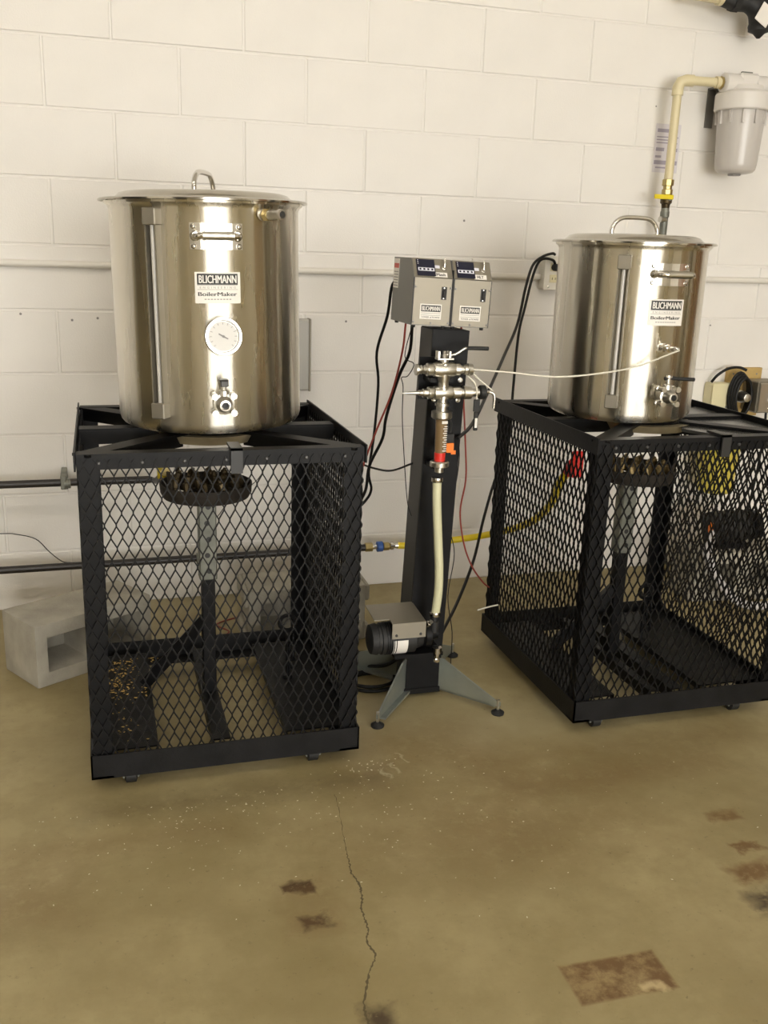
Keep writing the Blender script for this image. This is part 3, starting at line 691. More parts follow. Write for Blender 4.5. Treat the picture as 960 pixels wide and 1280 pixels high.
# ================================================================== kettles
def arc_handle(bm, wid, hgt, r, z0, rot):
    c, s = math.cos(rot), math.sin(rot)
    prof = [(-.5, 0), (-.5, .35), (-.43, .72), (-.30, .95), (-.12, 1), (.12, 1), (.30, .95), (.43, .72), (.5, .35), (.5, 0)]
    tube(bm, [(u * wid * c, u * wid * s, z0 + v * hgt) for u, v in prof], r, 10, 4)
def make_kettle(label, loc, R, H, lid_rot, kind, feats):
    t = thing('brew_kettle', label, 'kettle', loc, group='stainless steel brew kettles')
    bm = BM()
    rev(bm, (0, 0, 0), (0, 0, 1), [(0, 0), (0, R - .034), (.0025, R - .020), (.008, R - .009), (.016, R - .0028), (.026, R), (H - .012, R), (H - .005, R + .003), (H - .001, R + .009), (H + .004, R + .010), (H + .007, R + .006), (H + .006, R - .001), (H - .01, R - .0025), (.03, R - .0025), (.012, R - .014), (.006, R - .034), (.006, 0)], 112)
    bmesh.ops.recalc_face_normals(bm, faces=bm.faces[:]); obj('body', bm, 'kettle_steel', t, 40)
    bm = BM(); zl = H + .0075; RL = R * 1.095
    rev(bm, (0, 0, zl), (0, 0, 1), [(0, 0), (0, R - .006), (.0, RL - .004), (-.003, RL - .001), (-.003, RL + .001), (.001, RL + .001), (.0035, RL - .003), (.004, R - .012), (.007, R - .016), (.016, R - .026), (.020, R - .040), (.0215, R - .07), (.0225, 0)], 96)
    bmesh.ops.recalc_face_normals(bm, faces=bm.faces[:]); lid = obj('lid', bm, 'lid_steel', t, 40)
    bm = BM(); arc_handle(bm, .145, .048, .0062, zl + .018, lid_rot); obj('lid_handle', bm, 'chrome', lid, 60)
    # side handle on its riveted plate
    zh = feats['handle']
    bm = BM(); aw = .0585 / R; cylpatch(bm, R, -aw, aw, zh - .029, zh + .027, .0018); pl = obj('handle_plate', bm, 'chrome', t)
    for sx in (-1, 1):
        for z in (zh - .022, zh + .02):
            a = sx * .050 / R; d = Vector((math.sin(a), -math.cos(a), 0)); bm = BM(); rev(bm, d * (R + .001) + Vector((0, 0, z)), d, [(0, .006), (.003, .006), (.006, .0035), (.0065, 0)], 10); obj('rivet', bm, 'chrome', pl, 40)
    a = .046 / R
    pts = [(-.046, -R * math.cos(a) - .001, zh), (-.048, -R - .018, zh - .001), (-.044, -R - .034, zh - .001), (-.034, -R - .040, zh), (-.015, -R - .042, zh), (.015, -R - .042, zh), (.034, -R - .040, zh), (.044, -R - .034, zh - .001), (.048, -R - .018, zh - .001), (.046, -R * math.cos(a) - .001, zh)]
    bm = BM(); tube(bm, pts, .0068, 10, 4)
    for sx in (-1, 1): rev(bm, (sx * .046, -R * math.cos(a) - .001, zh), (0, -1, 0), [(0, .012), (.006, .011), (.010, .008)], 12)
    obj('side_handle', bm, 'chrome', t, 50)
    bm = BM(); tube(bm, [(-.034, -R - .040, zh), (.034, -R - .040, zh)], .0095, 12, smooth=False); obj('grip', bm, 'cast_steel', t.children[-1], 50)
    # name plate with print
    zl0, zl1 = feats['label']; lw = .0505 / R; zc = lambda f: zl0 + (zl1 - zl0) * f; hh = zl1 - zl0
    bm = BM(); cylpatch(bm, R, -lw, lw, zl0, zl1, .0012); lab = tag(obj('name_plate', bm, 'label_white', t), 'white name plate with black lettering')
    bm = BM(); cylpatch(bm, R + .0012, -lw * .90, lw * .88, zc(.60), zc(.95), .0004); obj('black_band', bm, 'print_black', lab)
    mobj('lettering', wrap_text(text_mesh('BLICHMANN', .083, hh * .25, bold=.025), R + .0016, 0, zc(.775)), 'label_white', lab)
    for z in (.44, .575): bm = BM(); cylpatch(bm, R + .0012, -lw * .9, lw * .88, zc(z), zc(z + .012), .0003); obj('rule', bm, 'print_grey', lab)
    mobj('lettering', wrap_text(text_mesh('ENGINEERING', .08, hh * .06, spacing=1.9), R + .0012, 0, zc(.51)), 'print_grey', lab)
    mobj('lettering', wrap_text(text_mesh('BoilerMaker', .086, hh * .125, bold=.05), R + .0012, -.004, zc(.30)), 'print_black', lab)
    for k in range(9): bm = BM(); cylpatch(bm, R + .0012, -lw * .6 + k * lw * .135, -lw * .6 + k * lw * .135 + lw * .09, zc(.12), zc(.15), .0003, 2); obj('fine_print', bm, 'print_grey', lab)
    # sight gauge: guard channel with end blocks
    az = math.radians(-35.0); z0, z1 = feats['sight']
    sg = bpy.data.objects.new('sight_gauge', None)
    M = Matrix.Rotation(az, 4, 'Z')
    bm = BM()
    for s in (-1, 1): box(bm, s * .0125 - .0015, s * .0125 + .0015, -R - .022, -R + .002, z0 + .03, z1 - .03, M)
    box(bm, -.0125, .0125, -R - .004, -R + .002, z0 + .03, z1 - .03, M); gd = obj('sight_guard', bm, 'sheet_metal', t)
    bm = BM(); tube(bm, [M @ Vector((0, -R - .011, z0 + .028)), M @ Vector((0, -R - .011, z1 - .028))], .0055, 10, smooth=False); obj('sight_tube', bm, 'sight_plastic', gd, 50)
    for zz in (z0, z1 - .036):
        bm = BM(); box(bm, -.0165, .0165, -R - .027, -R + .003, zz, zz + .036, M, bev=.002); obj('sight_block', bm, 'sheet_metal', gd)
    # ball valve
    zv = feats['valve']; y = -R
    bm = BM(); rev(bm, (0, y + .003, zv), (0, -1, 0), [(0, .019), (.012, .019), (.013, .013), (.025, .013), (.026, .019), (.034, .020), (.035, .024), (.052, .024), (.053, .019), (.060, .016), (.066, .0125), (.078, .0125), (.0785, .0085), (.06, .0085), (.06, 0)], 16)
    bmesh.ops.recalc_face_normals(bm, faces=bm.faces[:]); v = obj('ball_valve', bm, 'cast_steel', t, 35)
    bm = BM(); rev(bm, (0, y - .0572, zv), (0, -1, 0), [(0, .0084), (.0004, .0084)], 14); obj('bore', bm, 'print_black', v)
    for sx in (-1, 1):
        for sz in (-1, 1):
            bm = BM(); rev(bm, (sx * .021, y - .026, zv + sz * .019), (0, -1, 0), [(0, .0065), (.001, .008), (.010, .008), (.011, .005), (.028, .005), (.029, .0075), (.036, .0075)], 8); obj('flange_bolt', bm, 'cast_steel', v, 30)
    bm = BM(); rev(bm, (0, y - .042, zv + .018), (0, 0, 1), [(0, .012), (.012, .011), (.014, .007), (.03, .007), (.031, .010), (.037, .009)], 10); obj('stem', bm, 'cast_steel', v, 35)
    bm = BM()
    if kind == 'left':
        box(bm, -.009, .011, y - .056, y - .028, zv + .05, zv + .056, bev=.002); box(bm, -.008, .010, y - .060, y - .055, zv + .040, zv + .054, bev=.002); obj('lever', bm, 'grey_paint', v)
    else:
        tube(bm, [(-.012, y - .042, zv + .046), (.008, y - .044, zv + .048), (.028, y - .046, zv + .046), (.072, y - .05, zv + .044)], .005, 8); obj('lever', bm, 'rubber', v, 60)
    if kind == 'left':
        # dial thermometer
        zt = feats['therm']; xo = .002; ax = Vector((.10, -1, .10)).normalized()
        o = Vector((xo, -R, zt))
        bm = BM(); rev(bm, o - ax * .004, ax, [(0, .012), (.022, .012), (.023, .036), (.028, .0425), (.036, .0425), (.0395, .041), (.0395, .0365), (.033, .0335), (.033, 0)], 40)
        bmesh.ops.recalc_face_normals(bm, faces=bm.faces[:]); th = obj('thermometer', bm, 'chrome', t, 35)
        bm = BM(); rev(bm, o + ax * .029, ax, [(0, .0332), (.0008, .0332)], 36); obj('dial', bm, 'dial_white', th)
        a_, u_, v_ = frame(ax)
        for k in range(13):
            an = math.radians(-135 + k * 22.5) + PI / 2; d = u_ * math.cos(an) + v_ * math.sin(an); bm = BM(); bar(bm, o + ax * .0302 + d * .026, o + ax * .0302 + d * .031, .0012, .0004, ax); obj('tick', bm, 'print_grey', th)
        d = (u_ * -.8 + v_ * .45).normalized(); bm = BM(); bar(bm, o + ax * .031 - d * .012, o + ax * .031 + d * .012, .0028, .0008, ax); rev(bm, o + ax * .030, ax, [(0, .003), (.002, .003)], 10); obj('needle', bm, 'print_grey', th)
        # return port high on the right
        az = math.radians(29); d = Vector((math.sin(az), -math.cos(az), 0)); o = d * (R - .002) + Vector((0, 0, feats['port']))
        bm = BM(); rev(bm, o, d, [(0, .013), (.006, .013), (.007, .010), (.013, .010)], 14); pt = obj('return_port', bm, 'cast_steel', t, 35)
        bm = BM(); rev(bm, o + d * .012, d, [(0, .0145), (.014, .0145)], 6); obj('hex_nut', bm, 'brass', pt)
        bm = BM(); rev(bm, o + d * .026, d, [(0, .0115), (.012, .0125), (.02, .010), (.034, .010), (.036, .0125), (.044, .0125), (.0445, .008), (.03, .008), (.03, 0)], 14); bmesh.ops.recalc_face_normals(bm, faces=bm.faces[:]); obj('nozzle', bm, 'cast_steel', pt, 35)
        bm = BM(); rev(bm, o + d * .057, d, [(0, .0079), (.0004, .0079)], 12); obj('bore', bm, 'print_black', pt)
    else:
        zt = feats['probe']; o = Vector((-.002, -R + .002, zt)); d = Vector((.12, -1, 0)).normalized()
        bm = BM(); rev(bm, o, d, [(0, .012), (.01, .012), (.011, .008), (.02, .008), (.021, .0105), (.03, .0105), (.031, .006), (.05, .006), (.052, .0085), (.062, .007), (.066, .003)], 10); obj('probe_fitting', bm, 'chrome', t, 35)
    return t
ZB = H + .0035
make_kettle('larger stainless brew kettle with dial thermometer on the left cart', (-.624, -.89, ZB + .002), .2235, .518, math.radians(66), 'left',
            dict(handle=.447, label=(.302, .370), valve=.083, therm=.229, port=.494, sight=(.042, .504))).rotation_euler = (0, math.radians(-1.0), 0)
make_kettle('smaller stainless brew kettle without a dial on the right cart', (.530, -.89, ZB), .2, .463, math.radians(4), 'right',
            dict(handle=.393, label=(.263, .330), valve=.085, probe=.207, sight=(.045, .438)))

# ================================================================== pump stand
SX, SY = -.045, -.89
TILT = math.radians(2.0)
t = thing('pump_stand', 'tall black square post on four splayed steel legs between the carts', 'stand', (SX, SY, 0))
MT = Matrix.Rotation(TILT, 4, 'Y')
bm = BM(); box(bm, -.05, .05, -.048, .05, .025, 1.045, MT, bev=.003); obj('column', bm, 'grey_paint', t)
bm = BM(); box(bm, -.0495, .0505, -.052, -.0482, .022, 1.044, MT); obj('front_panel', bm, 'black_paint', t)
bm = BM(); box(bm, .0502, .0525, -.050, .05, .025, 1.044, MT); obj('side_panel', bm, 'black_paint', t)
bm = BM(); box(bm, -.056, .056, -.056, .054, .012, .03, bev=.002); obj('base_plate', bm, 'black_paint', t)
for (x, z) in ((-.034, .915), (.036, .915), (-.034, .862), (.034, .862)):
    bm = BM(); rev(bm, MT @ Vector((x, -.052, z)), (0, -1, 0), [(0, .007), (.004, .007), (.005, .004), (.008, .004)], 8); obj('bolt', bm, 'cast_steel', t, 30)
for (fx, fy) in ((-.171, -.194), (.177, -.198), (.188, .198), (-.185, .20)):
    sx, sy = (1 if fx > 0 else -1), (1 if fy > 0 else -1)
    a = Vector((sx * .05, sy * .046, 0)); b2 = Vector((fx, fy, 0)); d = (b2 - a); l = d.length; d.normalize(); s = Vector((-d.y, d.x, 0))
    M = Matrix((d, s, Vector((0, 0, 1)))).transposed().to_4x4(); M.translation = a
    bm = BM(); prism(bm, [(-.01, .018), (-.01, .118), (.02, .115), (l - .012, .04), (l + .006, .037), (l + .006, .024), (l - .02, .02)], 'y', -.003, .003, M)
    prism(bm, [(.0, .018), (.0, .024), (l - .01, .0245), (l - .01, .0185)], 'y', -.003, .02 * sx * sy * -1 if False else .018, M)
    lg = tag(obj('leg', bm, 'zinc_leg', t), 'splayed zinc plated leg')
    bm = BM(); rev(bm, (fx, fy, 0), (0, 0, 1), [(0, .0175), (.006, .0185), (.010, .012), (.014, .007)], 16); fo = obj('foot_pad', bm, 'rubber', lg, 40)
    bm = BM(); rev(bm, (fx, fy, .012), (0, 0, 1), [(0, .0045), (.031, .0045)], 8); obj('stud', bm, 'cast_steel', lg, 40)

# controllers
def controller(label, x, which):
    M = Matrix.Translation((SX, SY, 0)) @ MT @ Matrix.Translation((x, 0, 1.045))
    t = thing('temperature_controller', label, 'controller', M.to_translation(), (0, TILT, 0), 'twin controllers on top of the post')
    hw = .0525; y0, y1 = -.082, .092
    prof = [(y0, .010), (y0, .128), (y0 + .03, .174), (y1, .174), (y1, .010)]
    bm = BM(); prism(bm, prof, 'x', -hw, hw); obj('housing', bm, 'box_grey', t)
    bm = BM(); box(bm, -hw + .003, hw - .003, y0 - .0025, y0 - .0002, .012, .128); obj('front_plate', bm, 'sheet_metal', t); fp = t.children[-1]
    # sloped display panel
    import mathutils
    n = Vector((0, -.046, .03)).normalized(); up = Vector((0, .03, .046)).normalized()
    MS = Matrix((Vector((1, 0, 0)), up, n)).transposed().to_4x4(); MS.translation = (0, y0 + .015, .151)   # local x, up slope, out
    L = Matrix((Vector((1, 0, 0)), up, n)).transposed().to_4x4(); L.translation = Vector((0, y0 + .015, .151))
    bm = BM(); box(bm, -hw + .002, hw - .002, -.027, .027, .0002, .002, L); pan = obj('display_panel', bm, 'sheet_metal', t)
    bm = BM(); box(bm, -.043, .006, -.024, .023, .002, .005, L, bev=.001); ds = obj('display', bm, 'display_black', t)
    bm = BM(); box(bm, -.040, .003, -.011, -.002, .005, .0056, L); obj('button_strip', bm, 'display_white', ds)
    for k in range(4): bm = BM(); box(bm, -.037 + k * .0105, -.037 + k * .0105 + .005, -.009, -.004, .0056, .0059, L); obj('button', bm, 'display_black', ds)
    for k in range(3): bm = BM(); box(bm, -.040, -.038, .008 + k * .005, .010 + k * .005, .005, .0056, L); obj('indicator', bm, 'display_white', ds)
    bm = BM(); box(bm, .006, .019, .000, .008, .002, .003, L); obj('sticker', bm, 'display_white', pan)
    bm = BM(); box(bm, .003, .037, -.025, -.012, .002, .003, L); st = obj('sticker', bm, 'label_white', pan)
    mobj('lettering', flat_text(text_mesh('Mash' if which == 0 else 'HLT', .024 if which == 0 else .017, .008, bold=.03), L @ Matrix.Translation((.02, -.0185, .003))), 'print_black', st)
    o = L @ Vector((.030, .000, .002)); bm = BM(); rev(bm, o, n, [(0, .006), (.003, .006), (.004, .003), (.008, .0028)], 10); tube(bm, [o + n * .006, o + n * .012 + up * .01, o + n * .014 + up * .02], .0026, 8); obj('toggle_switch', bm, 'chrome', t, 50)
    if which == 0: bm = BM(); box(bm, hw, hw + .0008, y0 - .003, y0 + .02, .011, .15); obj('seam', bm, 'print_black', t)
    for sx in (-1, 1): bm = BM(); box(bm, sx * (hw - .0016) - .0014, sx * (hw - .0016) + .0014, y0 - .0012, y0 - .0001, .011, .128); obj('dark_edge', bm, 'print_black', t)  # black edge strips for the dark line between the boxes
    # rocker switch, name plate, screws, feet
    bm = BM(); box(bm, .023, .037, y0 - .004, y0 - .0024, .076, .108); rs = obj('rocker_switch', bm, 'print_black', t)
    bm = BM(); box(bm, .0255, .0345, y0 - .0075, y0 - .004, .082, .102, bev=.002); obj('rocker', bm, 'rubber', rs)
    for z in (.079, .105): bm = BM(); rev(bm, (.03, y0 - .004, z), (0, -1, 0), [(0, .0022), (.001, .0018), (.0012, 0)], 8); obj('screw', bm, 'chrome', rs)
    bm = BM(); box(bm, -.031, .027, y0 - .0034, y0 - .0024, .026, .064, bev=.0004); np_ = obj('name_plate', bm, 'label_white', t)
    bm = BM(); box(bm, -.028, .024, y0 - .0038, y0 - .0033, .045, .061); obj('black_band', bm, 'print_black', np_)
    mobj('lettering', flat_text(text_mesh('BLICHMANN', .047, .011, bold=.02), face_y(-.002, y0 - .0038, .053)), 'label_white', np_)
    bm = BM(); box(bm, -.028, .024, y0 - .0036, y0 - .0033, .0405, .0415); box(bm, -.028, .024, y0 - .0036, y0 - .0033, .0355, .0365); obj('rule', bm, 'print_grey', np_)
    mobj('lettering', flat_text(text_mesh('TOWER of POWER', .050, .0045, bold=.05), face_y(-.002, y0 - .0034, .031)), 'print_grey', np_)
    for (x, z) in ((-.047, .018), (.0, .016), (.047, .018), (-.047, .105), (.047, .105)):
        bm = BM(); rev(bm, (x, y0 - .0024, z), (0, -1, 0), [(0, .0032), (.002, .0028), (.0028, 0)], 8); obj('screw', bm, 'print_grey', t)
    for x in (-.04, .04):
        for y in (y0 + .015, y1 - .015): bm = BM(); rev(bm, (x, y, .0101), (0, 0, -1), [(0, .006), (.007, .005)], 8); obj('foot', bm, 'rubber', t)
    if which == 0:
        bm = BM(); box(bm, -hw - .0006, -hw, .045, y1 - .004, .095, .170); sk = obj('warning_sticker', bm, 'label_white', t)
        bm = BM(); box(bm, -hw - .0010, -hw - .0005, .046, y1 - .006, .146, .158); obj('red_band', bm, 'sign_red', sk)
        for k in range(6): bm = BM(); box(bm, -hw - .0009, -hw - .0005, .048, y1 - .008, .100 + k * .007, .1025 + k * .007); obj('fine_print', bm, 'print_grey', sk)
    return t
controller('left steel controller with a white Mash sticker on the post', -.070, 0)
controller('right steel controller with a white HLT sticker on the post', .037, 1)

# valve manifold
mx, my = -.052, -1.02
t = thing('valve_manifold', 'shiny steel double cross valve manifold mounted on the post', 'valve manifold', (mx, my, 0))
def part(nm, o, ax, prof, seg=14, m='cast_steel', parent=None):
    bm = BM(); rev(bm, o, ax, prof, seg); bmesh.ops.recalc_face_normals(bm, faces=bm.faces[:]); return obj(nm, bm, m, parent or t, 35)
part('riser', (0, 0, .846), (0, 0, 1), [(0, .015), (.012, .015), (.013, .019), (.02, .019), (.021, .0135), (.03, .0135), (.031, .0165), (.06, .0165), (.061, .0135), (.075, .0135), (.085, .0165), (.12, .0165), (.125, .011), (.135, .011)])
part('cross_body', (-.024, 0, .892), (1, 0, 0), [(0, .0165), (.006, .018), (.042, .018), (.048, .0165)], 16)
part('cross_body', (-.028, 0, .951), (1, 0, 0), [(0, .0175), (.008, .020), (.048, .020), (.056, .0175)], 16)
part('nipple', (-.024, 0, .892), (-1, 0, 0), [(0, .013), (.006, .016), (.016, .016), (.017, .011), (.03, .011), (.031, .008), (.04, .008), (.041, .0055), (.058, .0045), (.068, .004), (.074, .0018), (.085, .0015)], 12)
part('nipple', (.024, 0, .892), (1, 0, 0), [(0, .014), (.004, .0165), (.022, .0165), (.023, .012), (.03, .012), (.031, .0175), (.052, .0175), (.053, .011), (.08, .011)], 12)
part('hose_barb', (-.028, 0, .951), (-1, 0, 0), [(0, .015), (.004, .0165), (.018, .0165), (.019, .011), (.024, .012), (.028, .0095), (.033, .012), (.037, .0095), (.042, .0145), (.048, .0145)], 12)
part('hose_barb', (.028, 0, .951), (1, 0, 0), [(0, .015), (.004, .0165), (.014, .0165), (.015, .011), (.024, .011), (.025, .0135), (.034, .0135), (.036, .016), (.048, .015)], 12)
part('adjusting_knob', (.098, 0, .892), (1, 0, 0), [(0, .014), (.003, .0185), (.016, .0185), (.019, .014)], 16, 'rubber')
bm = BM(); tube(bm, [(.117, 0, .892), (.13, 0, .892), (.139, -.002, .888), (.142, -.003, .878), (.142, -.003, .85)], .0042, 8); obj('spout', bm, 'chrome', t, 60)
bm = BM(); box(bm, -.022, .022, -.012, .012, .976, .981, bev=.001); box(bm, -.021, -.015, -.01, .01, .981, .998); box(bm, .009, .014, -.01, .01, .981, .998); obj('bonnet', bm, 'cast_steel', t)
part('valve_stem', (0, 0, .976), (0, 0, 1), [(0, .009), (.012, .009), (.013, .006), (.022, .006)], 8)
bm = BM(); tube(bm, [(-.004, 0, .99), (.02, -.001, .988), (.036, -.002, .994), (.052, -.003, 1.004), (.064, -.003, 1.005)], .0036, 8); lv = obj('lever', bm, 'cast_steel', t, 60)
bm = BM(); tube(bm, [(.056, -.003, 1.005), (.070, -.003, 1.0055), (.116, -.005, 1.0045)], .005, 8, 3); obj('lever_sleeve', bm, 'rubber', lv, 60)
bm = BM(); box(bm, -.03, .03, .012, .074, .916, .928); box(bm, -.042, .042, .071, .077, .865, .975); obj('mount_bracket', bm, 'black_paint', t)
bm = BM(); box(bm, .08, .096, -.019, -.014, .845, .876); box(bm, .082, .094, -.0195, -.013, .795, .845, bev=.002); tg = obj('hanging_tag', bm, 'rubber', t)
bm = BM(); box(bm, .0845, .0915, -.0202, -.0194, .803, .828); obj('tag_label', bm, 'label_white', tg)

# flow meter
t = thing('flow_meter', 'clear flow meter tube with scale and red float on the post', 'flow meter', (mx, my, .70))
part('top_cap', (0, 0, .126), (0, 0, 1), [(0, .024), (.003, .027), (.018, .027), (.0195, .019)], 24, 'cast_steel')
part('bottom_cap', (0, 0, .014), (0, 0, -1), [(0, .022), (.003, .025), (.014, .025), (.018, .012), (.03, .012)], 24, 'cast_steel')
part('sight_tube', (0, 0, .014), (0, 0, 1), [(0, .0135), (.112, .0155)], 20, 'clear_tube')
part('float', (0, 0, .0145), (0, 0, 1), [(0, .0142), (.022, .0145)], 18, 'red_plastic')
for k in range(12):
    bm = BM(); wdt = .008 if k % 2 else .011; z = .042 + k * .0058; box(bm, .0115 - wdt, .0115, -.0162, -.0150, z, z + .0022); obj('scale_mark', bm, 'label_white', t)
bm = BM(); box(bm, -.004, .0115, -.0165, -.0152, .114, .121); obj('scale_mark', bm, 'label_white', t)
bm = BM(); box(bm, .0135, .0335, -.012, -.007, .037, .062, bev=.001); box(bm, .028, .040, -.010, -.006, .032, .042); obj('pointer_tag', bm, 'orange_plastic', t)
bm = BM(); box(bm, .022, .046, .018, .034, .045, .082, bev=.003); tube(bm, [(.034, .026, .08), (.036, .024, .10), (.03, .022, .118), (.024, .02, .13)], .0045, 8); obj('sensor_plug', bm, 'rubber', t)
bm = BM(); box(bm, -.012, .012, .02, .075, -.012, -.002); obj('mount_bracket', bm, 'black_paint', t)
t = thing('silicone_tube', 'pale yellow silicone tube hanging from the flow meter to the pump', 'tube', (mx, my, 0))
bm = BM(); tube(bm, [(-.004, 0, .668), (-.003, -.004, .60), (.004, -.008, .50), (.010, -.01, .42), (.012, -.008, .35), (.008, -.002, .285)], .0118, 12); obj('tube', bm, 'silicone_hose', t, 60)
for (o, z) in (((-.004, 0), .658), ((.008, -.002), .282)):
    bm = BM(); rev(bm, (o[0], o[1], z), (0, 0, 1), [(0, .0145), (.002, .0155), (.010, .0155), (.012, .0145)], 14); obj('clamp', bm, 'chrome', t, 40)

# pump
t = thing('transfer_pump', 'black electric pump under a bent steel cover on the post', 'pump', (-.13, -1.01, .235))
bm = BM()
prism(bm, [(-.050, .004), (-.050, .048), (.075, .058), (.075, .0555), (-.0475, .0455), (-.0475, .004)], 'x', -.046, .048); obj('cover', bm, 'sheet_metal', t); cv = t.children[-1]
bm = BM(); prism(bm, [(-.02, .0479), (.075, .0555), (.075, .058), (-.02, .0504)], 'x', -.088, -.046); obj('cover_wing', bm, 'sheet_metal', cv)
for x in (-.034, .034): bm = BM(); rev(bm, (x, -.050, .014), (0, -1, 0), [(0, .004), (.002, .0035), (.0025, 0)], 8); obj('screw', bm, 'print_black', cv)
bm = BM(); rev(bm, (-.098, 0, -.012), (1, 0, 0), [(0, .030), (.004, .040), (.02, .044), (.022, .041), (.03, .041), (.032, .044), (.125, .044), (.13, .036), (.150, .030)], 24); mo = obj('motor', bm, 'rubber', t, 35)
for k in range(5): bm = BM(); rev(bm, (-.055 + k * .006, 0, -.012), (1, 0, 0), [(0, .0455), (.0025, .0455)], 24); obj('cooling_fin', bm, 'black_paint', mo, 35)
bm = BM(); M = Matrix.Rotation(PI / 2, 4, 'Y'); cylpatch(bm, .0442, math.radians(-10), math.radians(70), -.0, .040, .0006, 8)
bmesh.ops.transform(bm, matrix=Matrix.Translation((-.038, 0, -.012)) @ Matrix(((0, 0, 1, 0), (0, 1, 0, 0), (-1, 0, 0, 0), (0, 0, 0, 1))), verts=bm.verts[:]); obj('label', bm, 'label_white', mo)
bm = BM(); rev(bm, (.052, 0, -.010), (1, 0, 0), [(0, .030), (.006, .036), (.022, .036), (.026, .020), (.042, .016), (.046, .016)], 20); hd_ = obj('pump_head', bm, 'black_paint', t, 35)
bm = BM(); rev(bm, (.086, -.008, .0), (0, 0, 1), [(0, .014), (.03, .014), (.032, .010), (.05, .010)], 14); obj('outlet', bm, 'rubber', hd_, 35)
bm = BM(); rev(bm, (.06, -.03, .03), (.2, -.6, .6), [(0, .008), (.012, .008), (.014, .006), (.02, .006)], 10); obj('bleed_valve', bm, 'chrome', hd_, 35)
bm = BM(); box(bm, -.03, .108, -.03, .066, -.064, -.054); box(bm, .0, .085, .060, .066, -.064, .0); obj('mount_bracket', bm, 'black_paint', t)
bm = BM(); rev(bm, (.088, -.036, -.034), (0, 0, -1), [(0, .006), (.002, .0135), (.018, .0135), (.02, .007), (.032, .007), (.036, .010), (.044, .009), (.047, 0)], 14); obj('drain_cock', bm, 'chrome', t, 35)

